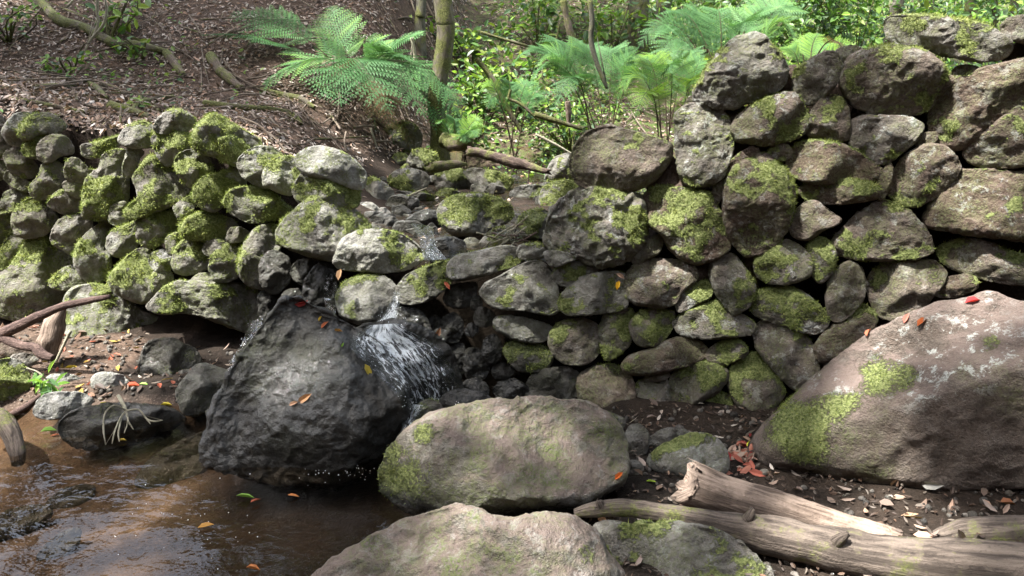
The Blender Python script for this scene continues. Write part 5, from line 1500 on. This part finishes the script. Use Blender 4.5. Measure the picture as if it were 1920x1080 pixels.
child('stem', raw_mesh('stem', V, F, uv=U), M_PALEWOOD, sp)
r = np.random.default_rng(55)
for k in range(22):
    q = r.uniform(.2, 1)
    p = lerp(at(60, 695, 3.13), at(108, 730, 3.06), q) + r.normal(0, .012, 3)
    V, F, cc = leaf_batch(p[None], (r.normal(0, .6, 3) + np.array([.2, -.7, -.2]))[None], np.array([[r.normal(0, .4), -.5, .8]]), [r.uniform(.05, .08)], [.022], GREENS[r.integers(0, 4)][None] * 1.2)
    child('leaf', raw_mesh('leaf', V, F, cols=cc, smooth=False), M_LEAF, sp)
# logs in the gully
tube_obj('fallen_log', ypts([(878, 284, 5.75), (915, 290, 5.75), (960, 302, 5.7), (1000, 315, 5.65), (1030, 322, 5.6)]), [.040, .044, .038, .034, .02], M_BARKLOG, 'dark brown fallen log across the stream gully', 'log', seg=14, n=40, lump=.32, seed=30, ragged=.03)
tube_obj('short_log', ypts([(806, 314, 5.3), (830, 311, 5.35), (855, 308, 5.4), (872, 308, 5.45)]), [.036, .040, .034, .012], M_ROOT, 'short pale cut log behind the rounded striped rock', 'log', seg=14, n=26, lump=.35, seed=31, ragged=.02)
tube_obj('mossy_stump', ypts([(832, 262, 6.0), (850, 268, 5.95), (875, 266, 5.9), (886, 258, 5.9)]), [.06, .06, .05, .015], M_ROOT, 'curved rotten stump at the foot of the wavy tree', 'stump', seg=12, n=22, lump=.25, seed=32)
ST = [ # name, label, pixels, radius px, material
 ('leaning_stick', 'mossy stick leaning across the bank below the bright shrub', [(893, 110), (925, 150), (950, 200), (978, 248)], 5, M_MOSSBARK, 'Y', 6.4),
 ('mossy_branch', 'mossy fallen branch beside the blue-green fern', [(1002, 214), (1040, 226), (1092, 242)], 5, M_MOSSBARK, 'Y', 6.0),
 ('hanging_liana', 'thin grey liana hanging down to the ferns', [(1106, 0), (1110, 40), (1108, 75), (1118, 115), (1130, 145), (1138, 166)], 4.5, M_BARK, 'Y', 5.6),
 ('thin_trunk', 'pale broken stem left of the hanging liana', [(1056, 0), (1066, 50), (1080, 95), (1094, 122)], 6, M_ROOT, 'Y', 7.2),
 ('stick', 'forked bare stick on the bank under the shrubs', [(957, 168), (955, 185), (975, 195), (1010, 225)], 2.5, M_ROOT, 'Y', 6.2),
 ('stick', 'straight pale stick pointing at the big round wall stone', [(1004, 252), (1040, 270), (1072, 288)], 2.2, M_PALEWOOD, 'Y', 5.4),
 ('stick', 'upright broken stake in the gully', [(1064, 190), (1066, 212), (1066, 232)], 5, M_BROKEN, 'Y', 6.2),
 ('stick', 'long pale stick leaning at the top left', [(58, 76), (100, 40), (142, -4)], 2.6, M_PALEWOOD, 'Y', 6.8),
 ('vine', 'pale twisted vine hanging at the top left', [(183, -5), (182, 20), (184, 42), (178, 62), (162, 90)], 2.4, M_PALEWOOD, 'Y', 6.2),
 ('vine', 'second pale vine right beside the twisted one', [(196, -5), (200, 20), (192, 48), (170, 75), (158, 98)], 2.4, M_PALEWOOD, 'Y', 6.1),
 ('mossy_log', 'long mossy fallen limb on the slope at the top left', [(52, -6), (85, 20), (118, 48), (165, 62), (215, 88), (265, 96), (312, 104)], 9, M_MOSSBARK, 'G', .06),
 ('rotten_log', 'splintered end of the mossy limb on the slope', [(312, 104), (328, 125), (345, 146)], 8, M_ROOT, 'G', .04),
 ('stump', 'broken dark stump left of the large fern', [(396, 112), (420, 145), (455, 172)], 9, M_ROOT, 'G', .05),
 ('root', 'mossy surface root arching over the left slope', [(70, 168), (120, 166), (155, 160), (180, 168), (202, 190)], 6, M_MOSSBARK, 'G', .03),
 ('root', 'long thin root behind the mossy top stones', [(20, 188), (70, 196), (120, 206), (160, 214)], 4, M_ROOT, 'G', .02),
 ('mossy_log', 'short split log lying behind the wall', [(208, 202), (240, 212), (284, 224)], 9, M_MOSSBARK, 'G', .03),
 ('root', 'tangled pale root behind the short split log', [(248, 212), (262, 198), (290, 190), (325, 184)], 4.5, M_ROOT, 'G', .03),
 ('root', 'crooked root crossing the tangled one', [(262, 184), (268, 202), (290, 208), (300, 214)], 4, M_ROOT, 'G', .04),
 ('root', 'long mossy root below the large fern', [(384, 198), (440, 205), (500, 210), (545, 218), (565, 236)], 6, M_MOSSBARK, 'G', .03),
 ('mossy_branch', 'mossy branch running into the foot of the fern', [(490, 176), (530, 184), (565, 192), (590, 208)], 5.5, M_MOSSBARK, 'G', .05),
 ('root', 'dark root behind the fern stalks', [(560, 140), (590, 165), (630, 186)], 7, M_ROOT, 'G', .05),
 ('stick', 'dead bracken stalk hanging from the fern', [(640, 212), (668, 226), (700, 240)], 1.8, M_PALEWOOD, 'Y', 6.1),
 ('stick', 'dead bracken stalk bent down to the boulder', [(655, 228), (668, 262), (690, 300)], 1.8, M_PALEWOOD, 'Y', 6.0),
 ('stick', 'crossed dead stalk below the fern', [(695, 240), (706, 275), (715, 312)], 1.8, M_PALEWOOD, 'Y', 5.9),
 ('stick', 'grey stick between the wall and the fern', [(590, 268), (640, 266), (690, 262)], 1.8, M_ROOT, 'G', .05),
 ('branch', 'bare slanting branch beneath the mossy leaning trunk', [(520, 8), (545, 30), (570, 52)], 5, M_ROOT, 'Y', 8.0),
 ('branch', 'thin arching branch above the gully', [(900, 60), (960, 78), (1015, 92), (1040, 80), (1050, 40)], 2.6, M_MOSSBARK, 'Y', 6.8),
 ('stick', 'thin twig left of the wavy trunk', [(772, 70), (778, 110), (770, 125)], 3, M_PALEWOOD, 'Y', 6.4),
 ('stick', 'stick lying over stones beside the short cut log', [(770, 366), (790, 357), (800, 352)], 1.8, M_PALEWOOD, 'Y', 4.9),
 ('stick', 'twig standing in the trickle above the weir', [(990, 350), (991, 335), (992, 320)], 1.4, M_DARKWOOD, 'Y', 5.2)]
for k, (nm, lab, pix, rp, mat, mode, val) in enumerate(ST):
    pts = [at(px, py, val) for px, py in pix] if mode == 'Y' else gpts(pix, val * .5)
    rad = [rp / FPX * p[1] for p in pts]
    rad[-1] *= .6
    tube_obj(nm, pts, rad, mat, lab, nm.replace('_', ' ').split()[-1], seg=9, n=30, lump=.2, seed=40 + k)
# washed-up twigs beside the domed stream rock
wt = tag(empty('driftwood_twigs', at(960, 448, 3.5)), 'tangle of washed-up twigs right of the domed stream rock', 'twigs')
for k in range(16):
    a = at(960 + r.normal(0, 20), 446 + r.normal(0, 9), 3.5)
    d = unit(np.array([r.normal(0, 1), r.normal(0, .5), r.normal(0, .5)])) * r.uniform(.05, .13)
    V, F, U = tube([a - d, a + r.normal(0, .01, 3), a + d], [.004, .003, .002], seg=5, n=8, lump=0)
    child('twig', raw_mesh('twig', V, F, uv=U), M_PALEWOOD if k % 3 else M_DARKWOOD, wt)

# fallen twigs strewn over the slope
r = np.random.default_rng(23)
tw_all = []
while len(tw_all) < 420:
    x, y = r.uniform(-4.5, 1.6), r.uniform(3.9, 9)
    if ground_z(x, y) < .85: continue
    if y < wall_y(np.array([x]))[0] + .2: continue
    a = r.uniform(0, 2 * np.pi); Lh = r.uniform(.06, .32)
    q = []
    for s_ in (-1, 0, 1):
        xx, yy = x + math.cos(a) * Lh * s_ + r.normal(0, .015), y + math.sin(a) * Lh * s_ + r.normal(0, .015)
        q.append((xx, yy, ground_z(xx, yy) + r.uniform(.008, .05)))
    rad = r.uniform(.003, .009)
    tw_all.append(tube(q, [rad, rad * .9, rad * .5], seg=5, n=8, lump=.1, seed=len(tw_all)))
V, F, U = join_tubes(tw_all)
tag(obj('fallen_twigs', raw_mesh('fallen_twigs', V, F, uv=U), M_TWIG), 'dry fallen twigs strewn over the leaf litter', 'twigs', kind='stuff')

# gravel and small stones on the two damp banks
r = np.random.default_rng(29)
S, F0 = ico(2)
Vs, Fs, k = [], [], 0
while len(Vs) < 900:
    if r.random() < .55: x, y = r.uniform(.2, 2.4), r.uniform(1.6, 3.0)
    else: x, y = r.uniform(-3.0, -.95), r.uniform(2.9, 3.75)
    z = ground_z(x, y)
    if z < -.01 or y > wall_y(np.array([x]))[0] - .08: continue
    s_ = r.uniform(.004, .014) * (1.6 if r.random() < .12 else 1)
    v = S * r.uniform(.6, 1.2, 3) * s_ * (1 + .25 * fbm(S * 1.5 + len(Vs) * 3.1, 2, 3))[:, None]
    Vs.append(v + np.array([x, y, z + s_ * .3])); Fs.append(F0 + k); k += len(S)
V = np.concatenate(Vs)
tn = np.repeat(r.uniform(0, .7, len(Vs)), len(S)); wt_ = np.repeat(r.uniform(0, .9, len(Vs)), len(S))
tag(obj('gravel', raw_mesh('gravel', V, np.concatenate(Fs), dict(tone=tn, wet=wt_, mud=.5, moss=0, lichen=0, algae=.1, dust=0)), M_STONE), 'loose gravel and small stones on the damp banks', 'gravel', kind='stuff')

# ------------------------------------------------------------------ water
def sheet(xr, yr, z, step):
    x, y = np.arange(*xr, step), np.arange(*yr, step)
    X, Y = np.meshgrid(x, y)
    V = np.stack([X.ravel(), Y.ravel(), np.full(X.size, z)], 1)
    i = (np.arange(len(y) - 1)[:, None] * len(x) + np.arange(len(x) - 1)[None]).ravel()
    return V, np.stack([i, i + 1, i + len(x) + 1, i + len(x)], 1)
V, F = sheet((-4.5, 2.2), (.3, 3.5), 0.0, .05)
P2 = V * np.array([1, 1, 0])
V[:, 2] += .006 * fbm(P2 * 9, 3, 4)
tag(obj('pool_water', raw_mesh('pool_water', V, F), M_POOL), kind='structure')
V, F = sheet((-.95, .95), (3.42, 6.4), .560, .04)
V[:, 2] += .012 * fbm(V * np.array([9, 9, 0]), 3, 8) + .035 * np.clip(V[:, 1] - 3.6, 0, 9)
tag(obj('stream_water', raw_mesh('stream_water', V, F), M_STREAM), kind='structure')

def bvh_of(objs):
    vs, fs, k = [], [], 0
    for o, V, F, m in STONES:
        if o in objs:
            vs += V.tolist(); fs += (F + k).tolist(); k += len(V)
    return BVHTree.FromPolygons(vs, fs)
weir_objs = [o for o, *_ in STONES if o.parent == wall_w] + [B_WET, B_LEDGE]
BV_WEIR = bvh_of(weir_objs)

def cascade(name, label, secs, Ydef, mat, cols=26, rows=60, drape=True, off=.012, foam=(.5, .5), rip=.010, seed=0):
    S = np.array(secs, float)           # (k, 4) left px, py, right px, py
    t = np.linspace(0, 1, rows)
    C = spline(np.concatenate([S, np.asarray(Ydef, float)[:, None]], 1), rows)
    V, UV, fo = [], [], []
    for i in range(rows):
        for j in range(cols):
            u = j / (cols - 1)
            px, py = lerp(C[i, 0], C[i, 2], u), lerp(C[i, 1], C[i, 3], u)
            p = at(px, py, C[i, 4])
            if drape:
                d = Vector(ray(px, py)).normalized()
                hit = BV_WEIR.ray_cast(Vector(CAM), d)
                if hit[0] is not None and abs(hit[0][1] - C[i, 4]) < .22:
                    p = np.array(hit[0] - d * off)
            V.append(p); UV.append((u, t[i]))
            fo.append(lerp(foam[0], foam[1], t[i]) * (1 - .55 * abs(2 * u - 1) ** 3))
    V, UV = np.array(V).reshape(rows, cols, 3), np.array(UV)
    for _ in range(3):
        V[1:-1] = .5 * V[1:-1] + .25 * (V[:-2] + V[2:])
        V[:, 1:-1] = .5 * V[:, 1:-1] + .25 * (V[:, :-2] + V[:, 2:])
    V = V.reshape(-1, 3)
    q = np.stack([UV[:, 0] * 16, UV[:, 1] * 7, 0 * UV[:, 0] + seed], 1)
    V += unit(CAM - V) * (rip * (fbm(q, 3, seed) + .3))[:, None]
    i = (np.arange(rows - 1)[:, None] * cols + np.arange(cols - 1)[None]).ravel()
    F = np.stack([i, i + cols, i + cols + 1, i + 1], 1)
    o = obj(name, raw_mesh(name, V, F, dict(foam=np.array(fo)), uv=UV), mat)
    tag(o, label, 'waterfall', kind='structure')
    return V

W1 = cascade('waterfall', 'thin stream of white water dropping from the weir', [(738, 545, 751, 548), (730, 570, 750, 572), (714, 595, 746, 598), (692, 614, 748, 612)], [3.22, 3.18, 3.12, 3.05], M_FOAM, cols=16, rows=40, foam=(.45, .85), drape=False, seed=3)
W2 = cascade('waterfall', 'fan of rippling white water spreading over the wet ledge', [(690, 610, 748, 606), (655, 638, 792, 630), (668, 665, 828, 655), (704, 700, 850, 694), (738, 735, 864, 732), (758, 765, 862, 768)],
             [3.0, 2.92, 2.86, 2.8, 2.76, 2.72], M_FOAM, cols=60, rows=80, foam=(.78, .50), off=.014, rip=.014, seed=5)
W3 = cascade('waterfall', 'small spout running down beside the little mossy rock', [(762, 757, 802, 760), (754, 785, 780, 788), (750, 812, 766, 814)], [2.7, 2.66, 2.62], M_FOAMTHIN, cols=14, rows=26, drape=False, foam=(.7, .6), seed=6)
W4 = cascade('waterfall', 'dark glittering trickle behind the left flank of the black boulder', [(470, 602, 492, 596), (458, 632, 490, 632), (436, 668, 474, 668), (424, 700, 458, 694)], [3.2, 3.12, 3.05, 3.0], M_FOAMTHIN, cols=16, rows=36, drape=False, foam=(.35, .5), seed=7)
W5 = cascade('waterfall', 'small white spill at the upper notch of the weir', [(770, 418, 812, 424), (782, 440, 814, 440), (788, 462, 818, 460), (792, 488, 838, 486)], [3.62, 3.5, 3.42, 3.34], M_FOAM, cols=16, rows=36, drape=False, foam=(.22, .5), seed=8)
W6 = cascade('waterfall', 'thin trickle over the narrow wet weir stone', [(612, 512, 632, 512), (606, 545, 632, 548), (610, 575, 630, 578), (614, 604, 628, 604)], [3.26, 3.2, 3.18, 3.16], M_FOAMTHIN, cols=10, rows=30, off=.006, foam=(.3, .35), rip=.005, seed=9)

# bubbles and spray
def bubbles(name, label, P, rad):
    S, F0 = ico(1)
    n = len(P)
    V = (P[:, None, :] + S[None] * np.asarray(rad).reshape(-1, 1, 1)).reshape(-1, 3)
    F = (F0[None] + (np.arange(n) * len(S))[:, None, None]).reshape(-1, 3)
    return tag(obj(name, raw_mesh(name, V, F), M_BUBBLE), label, 'foam', kind='stuff')
r = np.random.default_rng(91)
P = []
for _ in range(42):
    px, py = r.normal(330, 90), r.normal(975, 50)
    p = at(px, py, 2.0); d = ray(px, py)
    P.append(CAM + d * (-CAM[2] / d[2]) + np.array([0, 0, .001]))
for _ in range(60):
    px, py = r.uniform(560, 720), r.normal(885, 10)
    d = ray(px, py)
    P.append(CAM + d * (-CAM[2] / d[2]) + np.array([0, 0, .001]))
bubbles('foam_bubbles', 'tiny white bubbles drifting on the pool', np.array(P), r.uniform(.0010, .0022, len(P)))
P = np.concatenate([W2[r.integers(0, len(W2), 50)] + r.normal(0, .008, (50, 3)) + np.array([0, -.01, .01]), W1[r.integers(len(W1) // 2, len(W1), 70)] + r.normal(0, .014, (70, 3)),
                    W2[r.integers(len(W2) * 4 // 5, len(W2), 90)] + r.normal(0, .012, (90, 3)), W4[r.integers(0, len(W4), 40)] + r.normal(0, .008, (40, 3)), W5[r.integers(len(W5) // 2, len(W5), 50)] + r.normal(0, .012, (50, 3))])
bubbles('water_spray', 'white droplets thrown up by the waterfall', P, r.uniform(.0007, .0019, len(P)))

# ------------------------------------------------------------------ single leaves one can point to
big = [B_WET, B_LEDGE, B_FRONT, B_NEAR, B_RIGHT]
BV_BIG = bvh_of(big + [o for o, *_ in STONES if o.parent == wall_r and o.name in ('x',)])
RED, ORANGE, YELLOW, GREEN, BROWN, TAN = (.42, .035, .025), (.36, .10, .03), (.45, .32, .03), (.22, .40, .03), (.24, .13, .07), (.42, .30, .22)
def surf(px, py, water=False):
    d = Vector(ray(px, py)).normalized()
    hit = BV_BIG.ray_cast(Vector(CAM), d)
    g = ground_hit(px, py)
    nrm = np.array([0, -.1, 1.0])
    p = g
    if hit[0] is not None and (np.array(hit[0]) - CAM) @ (np.array(hit[0]) - CAM) < (g - CAM) @ (g - CAM):
        p, nrm = np.array(hit[0]), np.array(hit[1])
    if p[2] < .004 and p[1] < 3.3:
        dd = ray(px, py)
        p, nrm = CAM + dd * (-CAM[2] / dd[2]) + np.array([0, 0, .004]), np.array([0, 0, 1.0])
    return p, nrm
def leaf(label, px, py, col, size, ang, Y=None, group=None):
    p, nrm = surf(px, py)
    if Y is not None:
        p, nrm = at(px, py, Y), np.array([0, -.8, .5])
    rr = np.random.default_rng(int(px * 7 + py))
    nrm = unit(nrm + rr.normal(0, .18, 3))
    dd = np.array([math.cos(ang), 0, 0]) + np.array([0, .8, .5]) * math.sin(ang)
    dd = unit(dd - nrm * (dd @ nrm))
    V, F, cc = leaf_batch((-dd * size * .5)[None], dd[None], nrm[None], [size], [size * .45], np.array([col]) * .8, rr.uniform(.15, .4))
    o = obj('leaf', raw_mesh('leaf', V, F, cols=cc, smooth=False), M_LITTER, None, p + nrm * .006)
    return tag(o, label, 'leaf', group)
for a in (('red leaf lying on the peak of the black wet boulder', 565, 566, RED, .055, .05), ('orange leaf on the black boulder, next to the waterfall', 610, 610, ORANGE, .04, .9),
          ('small yellow leaf on the black boulder above the orange one', 602, 598, YELLOW, .025, 1.2), ('yellow-brown oval leaf at the waterfall edge of the black boulder', 634, 622, (.5, .25, .05), .035, .1),
          ('curled tan leaf on the front of the black wet boulder', 572, 747, (.50, .27, .13), .06, .7), ('small tan leaf left of the curled one on the black boulder', 552, 757, (.35, .2, .12), .04, .2),
          ('yellow upright leaf stuck at the edge of the water film', 690, 695, (.45, .36, .05), .055, -1.0), ('tiny green leaf near the water film on the black boulder', 640, 646, GREEN, .022, 1.3),
          ('bright red leaf on the top of the huge right boulder', 1825, 566, (.68, .06, .06), .06, .15), ('orange leaf fallen at the upper left rim of the huge right boulder', 1730, 604, ORANGE, .05, .5),
          ('pink curled leaf at the upper left rim of the huge right boulder', 1700, 597, (.6, .2, .15), .04, .8), ('brown leaf lower on the rim of the huge right boulder', 1630, 624, (.4, .12, .06), .045, 1.1),
          ('small yellow-green leaf above the pile of red leaves', 1406, 832, (.50, .50, .04), .035, 1.4), ('bright green leaf on the wet ground behind the driftwood tip', 1222, 905, (.35, .50, .03), .04, -.6),
          ('orange leaf against the right foot of the large front boulder', 1160, 893, (.65, .16, .03), .04, .8), ('grey curled leaf leaning on the huge right boulder', 1748, 908, (.36, .34, .30), .07, .3),
          ('tan leaf on the dark soil below the grey curled leaf', 1688, 938, TAN, .06, -.3), ('orange-brown leaf on the soil at the right edge', 1890, 945, (.36, .15, .07), .06, .1),
          ('long brown leaf on the soil behind the broken log', 1715, 972, (.40, .25, .15), .08, -.3), ('grey-brown leaf on the soil under the huge right boulder', 1780, 962, (.30, .24, .20), .07, 1.2),
          ('yellow leaf floating on the pool below the twig tips', 230, 829, YELLOW, .03, 0.2), ('yellow leaf on the right end of the flat slab', 312, 762, (.62, .50, .03), .05, .1),
          ('long yellow leaf on the left top of the flat slab', 198, 757, (.62, .55, .05), .05, 0), ('red leaf on the left end of the flat slab', 128, 774, (.55, .07, .05), .06, .3),
          ('bright green leaf on the wet ground left of the slate rock', 270, 722, (.25, .48, .04), .04, 0), ('orange-red leaf pointing at the slate rock', 250, 724, (.60, .12, .06), .06, .3),
          ('yellow leaf below the peeled stick', 135, 690, YELLOW, .06, .5), ('orange leaf floating at the left of the pool', 104, 820, ORANGE, .035, .5),
          ('green blade-like leaf floating at the left of the pool', 92, 810, (.2, .35, .06), .06, .2), ('orange leaf sunk in the middle of the pool', 387, 990, (.50, .26, .05), .05, .3),
          ('red-brown leaf sunk in the pool near the front boulder', 480, 943, (.42, .10, .05), .04, 1.2), ('green leaf sunk in the pool near the black boulder', 460, 935, (.20, .36, .05), .06, .4),
          ('orange leaf sunk at the bottom of the pool, nearest the camera', 475, 1070, (.55, .2, .06), .04, .2), ('orange leaf sunk close to the large front boulder', 550, 934, (.55, .2, .05), .04, .3)):
    leaf(*a)
leaf('bright yellow leaf caught between two stones of the right wall', 1159, 535, (.72, .42, .02), .045, 1.3, Y=3.0)
leaf('pinkish dry leaf just above the bright yellow leaf on the wall', 1163, 518, (.50, .33, .24), .04, -.6, Y=3.02)
leaf('red-orange leaf stuck on the weir beside the long stone', 838, 536, (.68, .20, .12), .04, -.9, Y=3.12)
leaf('brown leaf hanging by the narrow wet weir stone', 637, 515, (.30, .18, .09), .06, 1.5, Y=3.2)
leaf('brown leaf hanging on the wet stones right of the waterfall', 820, 625, (.26, .12, .06), .055, 1.4, Y=3.05)
# pile of red leaves against the huge boulder
pile = tag(empty('leaf_pile', ground_hit(1392, 868)), 'pile of red and pink fallen leaves between the triangular rock and the huge boulder', 'leaf pile')
r = np.random.default_rng(17)
for k in range(34):
    px, py = 1390 + r.normal(0, 15), 862 + r.normal(0, 17)
    p, nn = surf(px, py)
    nn = unit(np.array([0, -.5, .8]) + r.normal(0, .4, 3))
    dd = unit(np.cross(nn, rand_unit(r, 1)[0]))
    s = r.uniform(.035, .065)
    col = np.array([(.36, .05, .045), (.38, .15, .10), (.40, .26, .20), (.28, .20, .15), (.30, .09, .06)])[r.integers(0, 5)]
    V, F, cc = leaf_batch((p + np.array([0, -.01, .01 + .02 * r.random()]) - dd * s * .5)[None], dd[None], nn[None], [s], [s * .42], col[None], r.uniform(-.2, .3))
    child('leaf', raw_mesh('leaf', V, F, cols=cc, smooth=False), M_LITTER, pile)
